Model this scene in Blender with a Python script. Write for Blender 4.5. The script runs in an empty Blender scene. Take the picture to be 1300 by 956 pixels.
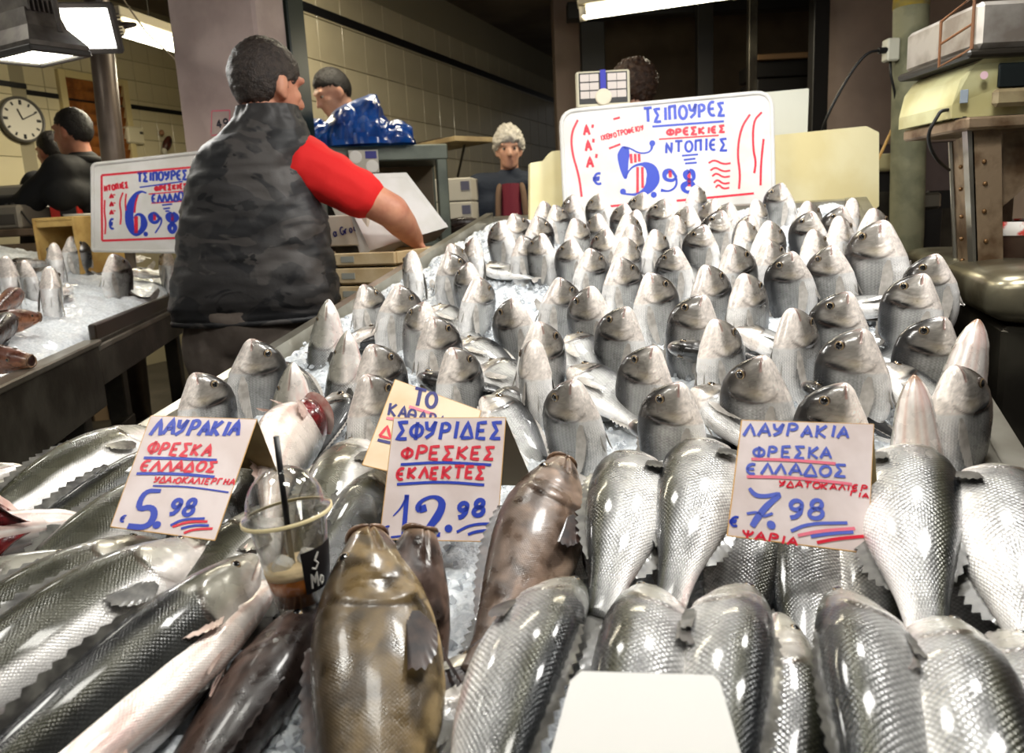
import bpy, math, random
import numpy as np
from mathutils import Vector, Matrix, noise as mnoise

random.seed(7); RNG = np.random.default_rng(7)
scn = bpy.context.scene
COL = scn.collection
V3 = lambda *a: np.array(a, float)

# ------------------------------------------------------------------ camera
HC = 1.30; PITCH = math.radians(10.0); ROLL = 0.05; FPX = 900.0
FWD = V3(0, math.cos(PITCH), -math.sin(PITCH)); R0 = V3(1, 0, 0); U0 = V3(0, math.sin(PITCH), math.cos(PITCH))
CR = R0*math.cos(ROLL)-U0*math.sin(ROLL); CU = U0*math.cos(ROLL)+R0*math.sin(ROLL)
CP = V3(0, 0, HC)
cam = bpy.data.cameras.new('camera'); cam_o = bpy.data.objects.new('camera', cam); COL.objects.link(cam_o)
cam.sensor_width = 36; cam.lens = FPX/1300*36; cam.shift_y = -44.5/1300; cam.clip_start = 0.02
M = Matrix.Identity(4)
for i in range(3):
    M[i][0] = CR[i]; M[i][1] = CU[i]; M[i][2] = -FWD[i]; M[i][3] = CP[i]
cam_o.matrix_world = M
scn.camera = cam_o; bpy.context.view_layer.update()
cam.dof.use_dof = True; cam.dof.focus_distance = 1.05; cam.dof.aperture_fstop = 8.0

# ------------------------------------------------------------------ world, exposure, lights
w = bpy.data.worlds.new('world'); scn.world = w; w.use_nodes = True
w.node_tree.nodes['Background'].inputs[0].default_value = (1.0, 0.96, 0.91, 1)
w.node_tree.nodes['Background'].inputs[1].default_value = 0.10
scn.view_settings.view_transform = 'Standard'; scn.view_settings.look = 'None'
scn.view_settings.gamma = 1.0; scn.view_settings.exposure = 0.0
scn.view_settings.use_curve_mapping = False

def area_light(name, loc, target, size, energy, color=(1, .95, .87), size_y=None, spread=180):
    l = bpy.data.lights.new(name, 'AREA'); l.energy = energy; l.color = color; l.size = size
    if size_y: l.shape = 'RECTANGLE'; l.size_y = size_y
    l.spread = math.radians(spread)
    o = bpy.data.objects.new(name, l); COL.objects.link(o)
    d = Vector(target)-Vector(loc)
    o.matrix_world = Matrix.Translation(loc) @ d.to_track_quat('-Z', 'Y').to_matrix().to_4x4()
    return o
# the market's own floodlights above the counters: (position, aim, watts); bodies are built with the props
FLOODS = [((0.05, 0.42, 2.12), (0.10, 1.00, 1.0), 4.0),
          ((0.62, 1.02, 2.20), (0.55, 1.30, 1.0), 13),
          ((0.98, 1.85, 2.34), (0.60, 2.05, 1.1), 15),
          ((0.02, 1.85, 2.34), (0.30, 2.00, 1.1), 8),
          ((-0.75, 0.62, 2.20), (-0.40, 0.90, 1.0), 5.4),
          ((-1.95, 2.30, 2.42), (-1.60, 2.30, 1.0), 1.5)]

# ------------------------------------------------------------------ pixel -> place helpers (1300 x 956 frame)
AZ = math.radians(20.0); CA = V3(math.sin(AZ), math.cos(AZ), 0); CQ = V3(math.cos(AZ), -math.sin(AZ), 0)
def pq(x, y): return x*CA[0]+y*CA[1], x*CQ[0]+y*CQ[1]
def xy(p, q): return p*CA[0]+q*CQ[0], p*CA[1]+q*CQ[1]
def bed(x, y):
    p, q = pq(x, y)
    d = 0.36-(p-.85)*.20 if p > .85 else .36+(.85-p)*.03
    return HC-d
def ray(px, py): return FWD+CR*(px-650)/FPX-CU*(py-433.5)/FPX
def atY(px, py, Y):
    d = ray(px, py); return CP+d*(Y/d[1])
def atZ(px, py, z):
    d = ray(px, py); return CP+d*((z-HC)/d[2])
def onplane(px, py, p0, n):
    d = ray(px, py); return CP+d*(np.dot(p0-CP, n)/np.dot(d, n))
def onbed(px, py, h=0.0):
    d = ray(px, py); lo = .25
    for i in range(700):
        t = .25+i*.005; P = CP+d*t
        if P[2] <= bed(P[0], P[1])+h:
            for k in range(12):
                m = (lo+t)/2; P = CP+d*m
                if P[2] <= bed(P[0], P[1])+h: t = m
                else: lo = m
            return P
        lo = t
    return CP+d*3.0

# ------------------------------------------------------------------ materials
MATS = {}
def srgb(r, g, b):
    f = lambda c: ((c/255+.055)/1.055)**2.4 if c/255 > .04045 else c/255/12.92
    return (f(r), f(g), f(b), 1)
def nodes(m): return m.node_tree.nodes, m.node_tree.links
def mat(name, c, rough=.6, metal=0, bump=0, bscale=40, var=0, vscale=8, c2=None, coat=0, spec=None, trans=0, ior=1.45, sss=0, emit=None, estr=0, vthr=(.4, .6), vdetail=4):
    if name in MATS: return MATS[name]
    m = bpy.data.materials.new(name); m.use_nodes = True; MATS[name] = m
    n, l = nodes(m); p = n['Principled BSDF']
    p.inputs['Base Color'].default_value = c; p.inputs['Roughness'].default_value = rough; p.inputs['Metallic'].default_value = metal
    p.inputs['Coat Weight'].default_value = coat; p.inputs['Coat Roughness'].default_value = .12
    p.inputs['Transmission Weight'].default_value = trans; p.inputs['IOR'].default_value = ior
    if spec is not None: p.inputs['Specular IOR Level'].default_value = spec
    if sss: p.inputs['Subsurface Weight'].default_value = sss; p.inputs['Subsurface Radius'].default_value = (.01, .01, .01)
    if emit: p.inputs['Emission Color'].default_value = emit; p.inputs['Emission Strength'].default_value = estr
    tc = None
    if bump or c2:
        tc = n.new('ShaderNodeTexCoord')
    if c2:
        t = n.new('ShaderNodeTexNoise'); t.inputs['Scale'].default_value = vscale; t.inputs['Detail'].default_value = vdetail
        l.new(tc.outputs['Object'], t.inputs['Vector'])
        r = n.new('ShaderNodeValToRGB'); r.color_ramp.elements[0].position = vthr[0]; r.color_ramp.elements[1].position = vthr[1]
        r.color_ramp.elements[0].color = c; r.color_ramp.elements[1].color = c2
        l.new(t.outputs['Fac'], r.inputs['Fac']); l.new(r.outputs['Color'], p.inputs['Base Color'])
    if bump:
        t2 = n.new('ShaderNodeTexNoise'); t2.inputs['Scale'].default_value = bscale; t2.inputs['Detail'].default_value = 5
        l.new(tc.outputs['Object'], t2.inputs['Vector'])
        b = n.new('ShaderNodeBump'); b.inputs['Strength'].default_value = bump; b.inputs['Distance'].default_value = .01
        l.new(t2.outputs['Fac'], b.inputs['Height']); l.new(b.outputs['Normal'], p.inputs['Normal'])
    return m

def fish_mat(name, nu, nv, sc_gain, metal=.25, rough=.3, noise_gain=.25, scale_from=.27, bump=.25, rnd=.35, stripes=0.0, hb=.0012, coat=.55):
    """wet fish skin: colour from the painted attribute, scales in body coordinates"""
    m = bpy.data.materials.new(name); m.use_nodes = True; MATS[name] = m
    n, l = nodes(m); p = n['Principled BSDF']
    def math_(op, a, b=None, c=None, clamp=False):
        k = n.new('ShaderNodeMath'); k.operation = op; k.use_clamp = clamp
        for i, v in enumerate((a, b, c)):
            if v is None: continue
            if isinstance(v, (int, float)): k.inputs[i].default_value = v
            else: l.new(v, k.inputs[i])
        return k.outputs[0]
    at = n.new('ShaderNodeAttribute'); at.attribute_name = 'Col'
    uv = n.new('ShaderNodeUVMap'); uv.uv_map = 'UV'
    sp = n.new('ShaderNodeSeparateXYZ'); l.new(uv.outputs[0], sp.inputs[0])
    u, v = sp.outputs[0], sp.outputs[1]
    # diamond lattice of scales
    a = math_('MULTIPLY', u, nu); b = math_('MULTIPLY', v, nv)
    cb = n.new('ShaderNodeCombineXYZ'); l.new(math_('ADD', a, b), cb.inputs[0]); l.new(math_('SUBTRACT', a, b), cb.inputs[1])
    vo = n.new('ShaderNodeTexVoronoi'); vo.voronoi_dimensions = '2D'; vo.inputs['Scale'].default_value = 1; vo.inputs['Randomness'].default_value = .22
    l.new(cb.outputs[0], vo.inputs['Vector'])
    cell = vo.outputs['Distance']
    onbody = math_('MULTIPLY', math_('SUBTRACT', u, scale_from), 25, clamp=True)
    dome = math_('SUBTRACT', .42, cell)              # + in the middle of a scale, - at its rim
    # patchy strength of the scale glitter
    tc = n.new('ShaderNodeTexCoord'); oi = n.new('ShaderNodeObjectInfo')
    no = n.new('ShaderNodeTexNoise'); no.inputs['Scale'].default_value = 38; no.inputs['Detail'].default_value = 4
    vadd = n.new('ShaderNodeVectorMath'); vadd.operation = 'ADD'; l.new(tc.outputs['Object'], vadd.inputs[0]); l.new(oi.outputs['Random'], vadd.inputs[1])
    l.new(vadd.outputs[0], no.inputs['Vector'])
    sc = math_('MULTIPLY', math_('MULTIPLY', dome, onbody), sc_gain)
    nz = math_('MULTIPLY', math_('SUBTRACT', no.outputs['Fac'], .5), noise_gain*2)
    if stripes:
        sn = math_('MULTIPLY', math_('SINE', math_('ADD', math_('MULTIPLY', v, 340), math_('MULTIPLY', no.outputs['Fac'], 5))), stripes)
        sc = math_('ADD', sc, math_('MULTIPLY', sn, onbody))
    rr = math_('MULTIPLY', math_('SUBTRACT', oi.outputs['Random'], .5), rnd)
    gain = math_('ADD', math_('ADD', 1.0, sc), math_('ADD', nz, rr))
    mx = n.new('ShaderNodeVectorMath'); mx.operation = 'SCALE'; l.new(at.outputs['Color'], mx.inputs[0]); l.new(math_('MAXIMUM', gain, .15), mx.inputs['Scale'])
    l.new(mx.outputs[0], p.inputs['Base Color'])
    p.inputs['Metallic'].default_value = metal; p.inputs['Roughness'].default_value = rough
    l.new(math_('ADD', rough, math_('MULTIPLY', nz, .5)), p.inputs['Roughness'])
    p.inputs['Coat Weight'].default_value = coat; p.inputs['Coat Roughness'].default_value = .1
    h = math_('ADD', math_('MULTIPLY', math_('MULTIPLY', dome, onbody), hb), math_('MULTIPLY', no.outputs['Fac'], .0016))
    bp = n.new('ShaderNodeBump'); bp.inputs['Strength'].default_value = bump; bp.inputs['Distance'].default_value = 1.0
    l.new(h, bp.inputs['Height']); l.new(bp.outputs['Normal'], p.inputs['Normal'])
    return m

# ------------------------------------------------------------------ mesh helpers
class MB:
    def __init__(s): s.v = []; s.f = []; s.m = []
    def add(s, vs, fs, mi=0):
        o = len(s.v); s.v += [tuple(map(float, q)) for q in vs]; s.f += [tuple(i+o for i in f) for f in fs]; s.m += [mi]*len(fs); return s
    def box(s, c, size, ch=0.0, rot=None, mi=0):
        hx, hy, hz = [q/2 for q in size]; c = np.array(c, float)
        R = np.eye(3) if rot is None else np.array(rot)
        if ch <= 0:
            vs = [(x*hx, y*hy, z*hz) for x in (-1, 1) for y in (-1, 1) for z in (-1, 1)]
            fs = [(0, 1, 3, 2), (4, 6, 7, 5), (0, 4, 5, 1), (2, 3, 7, 6), (0, 2, 6, 4), (1, 5, 7, 3)]
        else:
            ch = min(ch, hx*.95, hy*.95, hz*.95); vs = []; idx = {}
            for x in (-1, 1):
                for y in (-1, 1):
                    for z in (-1, 1):
                        for ax in range(3):
                            q = [x*(hx-ch), y*(hy-ch), z*(hz-ch)]; q[ax] += (x, y, z)[ax]*ch
                            idx[(x, y, z, ax)] = len(vs); vs.append(q)
            fs = []
            for ax in range(3):
                o1, o2 = [k for k in range(3) if k != ax]
                for sg in (-1, 1):
                    ring = []
                    for (a, b) in ((-1, -1), (1, -1), (1, 1), (-1, 1)):
                        k = [0, 0, 0]; k[ax] = sg; k[o1] = a; k[o2] = b; ring.append(idx[(*k, ax)])
                    fs.append(tuple(ring))
            for ax in range(3):            # edges along ax
                o1, o2 = [k for k in range(3) if k != ax]
                for a in (-1, 1):
                    for b in (-1, 1):
                        k1 = [0, 0, 0]; k1[o1] = a; k1[o2] = b; k2 = list(k1); k1[ax] = -1; k2[ax] = 1
                        fs.append((idx[(*k1, o1)], idx[(*k1, o2)], idx[(*k2, o2)], idx[(*k2, o1)]))
            for x in (-1, 1):
                for y in (-1, 1):
                    for z in (-1, 1): fs.append(tuple(idx[(x, y, z, a)] for a in range(3)))
        return s.add([c+R@np.array(q) for q in vs], fs, mi)
    def tube(s, pts, r, n=10, cap=True, mi=0, ref=None):
        pts = [np.array(q, float) for q in pts]; rs = r if isinstance(r, (list, tuple, np.ndarray)) else [r]*len(pts)
        rings = []; up = np.array(ref if ref is not None else (0.13, 0.27, .95)); vs = []
        for i, q in enumerate(pts):
            t = pts[min(i+1, len(pts)-1)]-pts[max(i-1, 0)]; t = t/(np.linalg.norm(t)+1e-9)
            a = np.cross(up, t)
            if np.linalg.norm(a) < 1e-3: a = np.cross((1, 0, 0), t)
            a /= np.linalg.norm(a); b = np.cross(t, a); up = b if ref is None else up
            for k in range(n):
                an = 2*math.pi*k/n; vs.append(q+(a*math.cos(an)+b*math.sin(an))*rs[i])
        fs = [(i*n+k, i*n+(k+1) % n, (i+1)*n+(k+1) % n, (i+1)*n+k) for i in range(len(pts)-1) for k in range(n)]
        if cap: fs += [tuple(range(n))[::-1], tuple((len(pts)-1)*n+k for k in range(n))]
        return s.add(vs, fs, mi)
    def lathe(s, prof, c=(0, 0, 0), n=32, rot=None, mi=0, caps=(True, True)):
        c = np.array(c, float); R = np.eye(3) if rot is None else np.array(rot); vs = []
        for (r, z) in prof:
            for k in range(n):
                a = 2*math.pi*k/n; vs.append(c+R@np.array((r*math.cos(a), r*math.sin(a), z)))
        fs = [(i*n+k, i*n+(k+1) % n, (i+1)*n+(k+1) % n, (i+1)*n+k) for i in range(len(prof)-1) for k in range(n)]
        if caps[0]: fs.append(tuple(range(n))[::-1])
        if caps[1]: fs.append(tuple((len(prof)-1)*n+k for k in range(n)))
        return s.add(vs, fs, mi)
    def grid(s, P, mi=0, closed=False):
        nu, nv = P.shape[:2]; fs = []
        for i in range(nu-1):
            for j in range(nv-(0 if closed else 1)):
                k = (j+1) % nv; fs.append((i*nv+j, i*nv+k, (i+1)*nv+k, (i+1)*nv+j))
        return s.add(P.reshape(-1, 3), fs, mi)
    def prism(s, poly, d, mi=0):
        """polygon of 3-D points pushed along vector d"""
        n = len(poly); P = [np.array(q, float) for q in poly]; d = np.array(d, float)
        return s.add(P+[q+d for q in P], [tuple(range(n))[::-1], tuple(range(n, 2*n))]+[(i, (i+1) % n, n+(i+1) % n, n+i) for i in range(n)], mi)
    def mesh(s, name, mats, smooth=False):
        me = bpy.data.meshes.new(name); me.from_pydata(s.v, [], s.f)
        for m in (mats if isinstance(mats, (list, tuple)) else [mats]): me.materials.append(m)
        me.polygons.foreach_set('material_index', s.m)
        if smooth: me.polygons.foreach_set('use_smooth', [True]*len(s.f))
        me.update(); return me
    def obj(s, name, mats, parent=None, smooth=False, **kw):
        return link(name, s.mesh(name, mats, smooth), parent, **kw)

def link(name, me, parent=None, **props):
    o = bpy.data.objects.new(name, me); COL.objects.link(o)
    if parent is not None: o.parent = parent
    for k, v in props.items(): o[k] = v
    return o
def empty(name, label, cat, group=None, M=None):
    o = bpy.data.objects.new(name, None); COL.objects.link(o); o.empty_display_size = .02
    o['label'] = label; o['category'] = cat
    if group: o['group'] = group
    if M is not None: o.matrix_world = M
    return o
def structure(o): o['kind'] = 'structure'; return o
def autosmooth(me, ang=40):
    me.polygons.foreach_set('use_smooth', [True]*len(me.polygons))
    me.set_sharp_from_angle(angle=math.radians(ang))
def rotz(a): c, s = math.cos(a), math.sin(a); return np.array(((c, -s, 0), (s, c, 0), (0, 0, 1)))
def frame_from(x, z):
    """3x3 with columns x, y, z made orthonormal (x kept)"""
    x = np.array(x, float); x /= np.linalg.norm(x); z = np.array(z, float); z = z-x*np.dot(z, x); z /= np.linalg.norm(z)
    y = np.cross(z, x); return np.stack([x, y, z], 1)
def mat4(R, t, k=1.0):
    m = Matrix.Identity(4)
    for i in range(3):
        for j in range(3): m[i][j] = R[i][j]*k
        m[i][3] = t[i]
    return m
def sstep(a, b, x): t = np.clip((x-a)/(b-a+1e-9), 0, 1); return t*t*(3-2*t)
def curve3(pts, it=3):
    P = [np.array(p, float) for p in pts]
    for _ in range(it):
        o = [P[0]]
        for a, b in zip(P[:-1], P[1:]): o += [a*.75+b*.25, a*.25+b*.75]
        P = o+[P[-1]]
    return P
def lerp(a, b, t): return a+(b-a)*t

# ------------------------------------------------------------------ fish
def c3(r, g, b): return np.array(srgb(r, g, b)[:3])
SPECS = {
 'bream': dict(L=.25, s=[0, .010, .030, .060, .098, .150, .215, .295, .41, .53, .65, .755, .85, .92, .96],
    top=[.012, .042, .088, .134, .176, .208, .224, .224, .206, .172, .130, .086, .052, .037, .036],
    bot=[.010, .028, .048, .064, .084, .112, .144, .165, .170, .152, .114, .075, .046, .035, .035],
    hw=[.010, .028, .046, .060, .072, .083, .090, .092, .086, .074, .059, .041, .025, .013, .008], eye=(.098, .67, .027), gill=.225, mouth=(.46, .068)),
 'bass': dict(L=.37, s=[0, .012, .04, .08, .14, .2, .28, .36, .46, .56, .66, .76, .85, .92, .96],
    top=[.006, .018, .038, .058, .080, .098, .114, .122, .122, .114, .099, .076, .052, .039, .038],
    bot=[.006, .018, .038, .058, .076, .093, .110, .119, .120, .112, .095, .070, .047, .037, .036],
    hw=[.004, .016, .032, .046, .058, .066, .073, .076, .074, .066, .054, .040, .026, .014, .008], eye=(.115, .72, .0125), gill=.275, mouth=(.47, .105)),
 'grouper': dict(L=.44, s=[0, .012, .04, .08, .14, .2, .28, .36, .46, .56, .66, .76, .85, .92, .96],
    top=[.040, .046, .060, .080, .106, .128, .146, .152, .146, .130, .108, .082, .060, .050, .050],
    bot=[.046, .054, .068, .084, .104, .122, .138, .145, .142, .124, .096, .068, .052, .047, .047],
    hw=[.040, .050, .062, .072, .088, .098, .104, .104, .096, .082, .066, .050, .034, .020, .012], eye=(.13, .76, .017), gill=.31, mouth=(.48, .125)),
}
def spine_stand(L, s1, s2, theta, beta, n=241):
    s = np.linspace(0, 1, n); ph = theta*sstep(s1, s2, s)
    h = V3(math.cos(beta), math.sin(beta), 0); dn = V3(0, 0, -1); k = np.cross(dn, h)
    t = np.cos(ph)[:, None]*dn+np.sin(ph)[:, None]*h
    d0 = V3(-1, 0, 0)
    D = np.array([d0*math.cos(a)+np.cross(k, d0)*math.sin(a)+k*np.dot(k, d0)*(1-math.cos(a)) for a in ph])
    P = np.cumsum(t, 0)*(L/(n-1)); P -= P[0]; P[:, 2] -= P[:, 2].min()
    return P, t, D
def spine_lie(L, yaw, pit, n=241):
    s = np.linspace(0, 1, n); a = yaw*(2*s-1)*np.abs(2*s-1)**.3*.5; b = pit*(2*s-1)*.5
    t = np.stack([np.cos(a)*np.cos(b), np.sin(a)*np.cos(b), -np.sin(b)], 1)
    D = np.stack([np.sin(b), 0*b, np.cos(b)], 1); D -= t*np.sum(D*t, 1)[:, None]; D /= np.linalg.norm(D, axis=1)[:, None]
    P = np.cumsum(t, 0)*(L/(n-1)); P -= P[0]
    return P, t, D

def nz(x, y, z): return mnoise.noise((x, y, z))
def paint(kind, s, d, side, seed):
    if kind == 'bream': s = s*(.285/.225) if s < .225 else .285+(s-.225)*(.715/.775)
    N = nz(s*9+seed, d*5, side*3.1+seed); N2 = nz(s*38+seed, d*16, side*5+seed*2); N3 = nz(s*90, d*40+seed, side*9)
    if kind in ('bream',):
        belly, flank, back = c3(244, 242, 240), c3(154, 154, 152), c3(24, 26, 30)
        dd = d+.05*N
        c = lerp(belly, flank, sstep(.22, .46, dd)); c = lerp(c, back, sstep(.55, .74, dd)*.96)
        ln = .5+.5*math.sin(d*95)
        if s > .27: pass
        if s < .285:                                   # head
            h = lerp(c3(232, 222, 214), c3(126, 121, 114), sstep(.32, .52, dd)); h = lerp(h, c3(34, 32, 31), sstep(.60, .80, dd))
            h = h*(1+.28*N2+.2*N+.22*N3)
            c = lerp(h, c, sstep(.262, .285, s+.01*N))
            g = math.exp(-((s-.225)/.03)**2-((d-.47)/.09)**2); c = lerp(c, c3(206, 186, 146), .25*g)
        k = math.exp(-((s-.268-.014*N2+.10*(d-.62))/.023)**2-((d-.635+.03*N)/.105)**2); c = lerp(c, c3(14, 13, 13), min(1, 2.3*k*(1+.7*N2)))
        sg = .285-.75*(d-.52)**2
        if .22 < d < .72: c = lerp(c, c3(96, 78, 70), .6*math.exp(-((s-sg)/.0055)**2))
        sp = .205-.6*(d-.5)**2
        if .3 < d < .66: c = lerp(c, c3(120, 104, 94), .35*math.exp(-((s-sp)/.006)**2))
        if s < .095: c = lerp(c, c3(132, 84, 74), .8*math.exp(-((d-.46+.3*(s-.05))/.03)**2))
        c = lerp(c, c3(226, 196, 186), .35*sstep(.03, .0, s))
        e = math.exp(-((s-.125)/.035)**2-((d-.70)/.09)**2); c = lerp(c, c3(70, 58, 50), .55*e)
    elif kind in ('bass', 'darkbass', 'olivebass', 'meagre'):
        belly, flank, back = c3(238, 235, 232), c3(150, 150, 149), c3(26, 29, 32)
        if kind == 'darkbass': flank, back = c3(54, 55, 53), c3(12, 14, 17)
        if kind == 'olivebass': flank, back = c3(70, 69, 56), c3(26, 28, 23)
        if kind == 'meagre': belly, flank = c3(250, 238, 230), c3(232, 220, 210)
        dd = d+.04*N
        lo, hi = {'darkbass': (.22, .36), 'olivebass': (.38, .48)}.get(kind, (.22, .50))
        c = lerp(belly, flank, sstep(lo, hi, dd)); c = lerp(c, back, sstep(.53, .76, dd))
        y = math.exp(-((dd-.74)/.06)**2); c = lerp(c, c3(140, 136, 90), .12*y)  # faint yellow band: yellowish light reflections painted into the skin colour
        if s < .27:
            h = lerp(c3(244, 236, 230), c3(176, 172, 160), sstep(.36, .55, dd)); h = lerp(h, c3(82, 82, 70), sstep(.64, .88, dd)); h = h*(1+.15*N2)
            c = lerp(h, c, sstep(.25, .275, s+.01*N))
        sg = .278-.7*(d-.50)**2
        k = math.exp(-((s-.262-.012*N2)/.020)**2-((d-.70+.02*N)/.07)**2)
        if kind != 'meagre': c = lerp(c, c3(46, 46, 36), min(.9, 1.1*k))
        if .2 < d < .75: c = lerp(c, c3(104, 88, 78), .6*math.exp(-((s-sg)/.005)**2))
        if s < .115: c = lerp(c, c3(140, 92, 82), .75*math.exp(-((d-.47+.2*(s-.05))/.02)**2))
        pk = max(0, nz(s*6+seed*3, d*3+2, side*4+seed)-.18)
        if d < .34: c = lerp(c, c3(206, 122, 112), min(.55, pk*1.1)*sstep(.34, .26, d))
        if kind == 'meagre':
            pl = abs(math.sin(d*17+.7)); c = lerp(c, c3(206, 160, 142), .45*sstep(.80, 1, pl)*sstep(.5, .36, d)); c = lerp(c, c3(150, 104, 64), .8*sstep(.035, .0, s))
    else:                                              # groupers
        A = {'grouper': (c3(108, 88, 54), c3(52, 41, 26), c3(164, 142, 104)), 'grouper_dark': (c3(74, 56, 48), c3(38, 29, 26), c3(120, 98, 86)), 'grouper_red': (c3(150, 100, 72), c3(92, 54, 40), c3(214, 176, 150)), 'grouper_mid': (c3(112, 92, 78), c3(66, 52, 43), c3(166, 144, 126))}[kind]
        c = lerp(A[2], A[0], sstep(.12, .42, d+.06*N)); c = lerp(c, A[1], sstep(.6, .9, d+.1*N))
        c = c*(1+.45*N+.3*N2); c = lerp(c, A[1], .85*sstep(.05, .30, nz(s*14+seed, d*7, side*6+4)))
        sg = .315-.6*(d-.5)**2
        if .15 < d < .8: c = lerp(c, c3(40, 28, 20), .7*math.exp(-((s-sg)/.006)**2))
        if s < .13: c = lerp(c, c3(60, 40, 32), .7*math.exp(-((d-.48+.1*s)/.02)**2))
        c = lerp(c, c3(170, 138, 108), .5*sstep(.05, .01, s)); c = lerp(c, c3(40, 20, 16), sstep(.004, .0, s))
    return np.clip(c*(1+.10*N3), 0.004, 1)

def fish_body(kind, spec, spine, seed, nU=84, nV=78, name='body'):
    L = spec['L']; P, T, D = spine
    ss = np.concatenate([np.linspace(0, .34, int(nU*.6))**1.0, np.linspace(.34, .96, nU-int(nU*.6)+1)[1:]])
    ss[:8] = ss[8]*(np.linspace(0, 1, 9)[:8]**1.6)
    gi = np.interp(ss, np.linspace(0, 1, len(P)), np.arange(len(P)))
    itp = lambda A: np.stack([np.interp(gi, np.arange(len(A)), A[:, k]) for k in range(3)], 1)
    p, t, dv = itp(P), itp(T), itp(D); lt = np.cross(t, dv)
    top = np.interp(ss, spec['s'], spec['top'])*L; bot = np.interp(ss, spec['s'], spec['bot'])*L; hw = np.interp(ss, spec['s'], spec['hw'])*L
    k3 = np.array([.25, .5, .25])
    for A in (top, bot, hw): A[1:-1] = np.convolve(A, k3, 'same')[1:-1]
    mb = MB(); vs = []; cols = []; uvs = []
    g0 = spec['gill']; md, ms = spec['mouth']; ex, ed, er = spec['eye']
    for i, s in enumerate(ss):
        for j in range(nV+1):
            f = 2*math.pi*j/nV; cf, sf = math.cos(f), math.sin(f)
            d = 1-abs(((j/nV+.5) % 1.0)-.5)*2           # 1 dorsal ... 0 belly
            d = 1-min(f, 2*math.pi-f)/math.pi
            side = 1 if f <= math.pi else -1
            r = 1.0
            sg = g0-.75*(d-.52)**2
            if .18 < d < .84:
                r += .055*sstep(.18, .3, d)*sstep(.84, .7, d)*sstep(sg-.07, sg-.006, s)*sstep(sg+.004, sg-.004, s)
                sp = sg-.078; r -= .022*math.exp(-((s-sp)/.007)**2)*sstep(.25, .4, d)*sstep(.75, .6, d)
            if s < ms+.03: r -= .16*math.exp(-((d-md+.25*(s-.05))/.022)**2)*sstep(ms+.01, ms-.02, s)*sstep(0, .012, s)
            if s < ms: r += .05*math.exp(-((d-md-.05)/.03)**2)*sstep(ms, ms-.03, s)+.05*math.exp(-((d-md+.06)/.03)**2)*sstep(ms, ms-.03, s)
            r += .05*math.exp(-((s-ex)/.04)**2-((d-ed)/.09)**2)
            sq = abs(sf)**.92*(1 if sf >= 0 else -1)
            h = top[i] if cf >= 0 else bot[i]
            q = p[i]+lt[i]*hw[i]*sq*r+dv[i]*h*cf*(1+(r-1)*.6)
            vs.append(q); uvs.append((s, j/nV))
            cols.append((*paint(kind, s, d, side, seed), 1))
    n = nV+1
    fs = [(i*n+j, i*n+j+1, (i+1)*n+j+1, (i+1)*n+j) for i in range(len(ss)-1) for j in range(nV)]
    mb.add(vs, fs)
    e = (len(ss)-1)*n
    mb.f.append(tuple(range(nV-1, -1, -1))); mb.m.append(0); mb.f.append(tuple(e+j for j in range(nV))); mb.m.append(0)
    me = mb.mesh(name, [], True)
    ca = me.color_attributes.new('Col', 'FLOAT_COLOR', 'POINT'); ca.data.foreach_set('color', np.array(cols, np.float32).ravel())
    ul = me.uv_layers.new(name='UV'); li = np.zeros(len(me.loops), np.int32); me.loops.foreach_get('vertex_index', li)
    ul.data.foreach_set('uv', np.array(uvs, np.float32)[li].ravel())
    return me
def at_body(spec, spine, s, d, side):
    """point and frame on the skin"""
    L = spec['L']; P, T, D = spine; g = s*(len(P)-1); i = int(g)
    p, t, dv = P[i], T[i], D[i]; lt = np.cross(t, dv); f = (1-d)*math.pi
    hw = np.interp(s, spec['s'], spec['hw'])*L; h = np.interp(s, spec['s'], spec['top' if d >= .5 else 'bot'])*L
    q = p+lt*side*hw*math.sin(f)+dv*h*math.cos(f)
    n = lt*side*math.sin(f)/hw+dv*math.cos(f)/h; n /= np.linalg.norm(n)
    return q, t, dv, n
def fan(base0, base1, dir0, dir1, lens, n=12, m=4, corr=.0009, nrm=None, curl=0.0, notch=0.0):
    """ribbed fin: rays run from a base line and spread between two directions"""
    b0, b1, d0, d1 = [np.array(q, float) for q in (base0, base1, dir0, dir1)]
    nr = np.cross(d0, d1) if nrm is None else np.array(nrm, float); nr /= (np.linalg.norm(nr)+1e-9)
    k = 2*n+1; P = np.zeros((m+1, k, 3))
    for j in range(k):
        a = j/(k-1); b = lerp(b0, b1, a); d = lerp(d0, d1, a); d /= np.linalg.norm(d)
        ln = np.interp(a, np.linspace(0, 1, len(lens)), lens)*(1 if j % 2 == 0 else 1-notch)
        for i in range(m+1):
            u = i/m; P[i, j] = b+d*ln*u+nr*(corr*(1 if j % 2 else -1)*min(1, u*2)+curl*ln*u*u)
    return P
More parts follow.
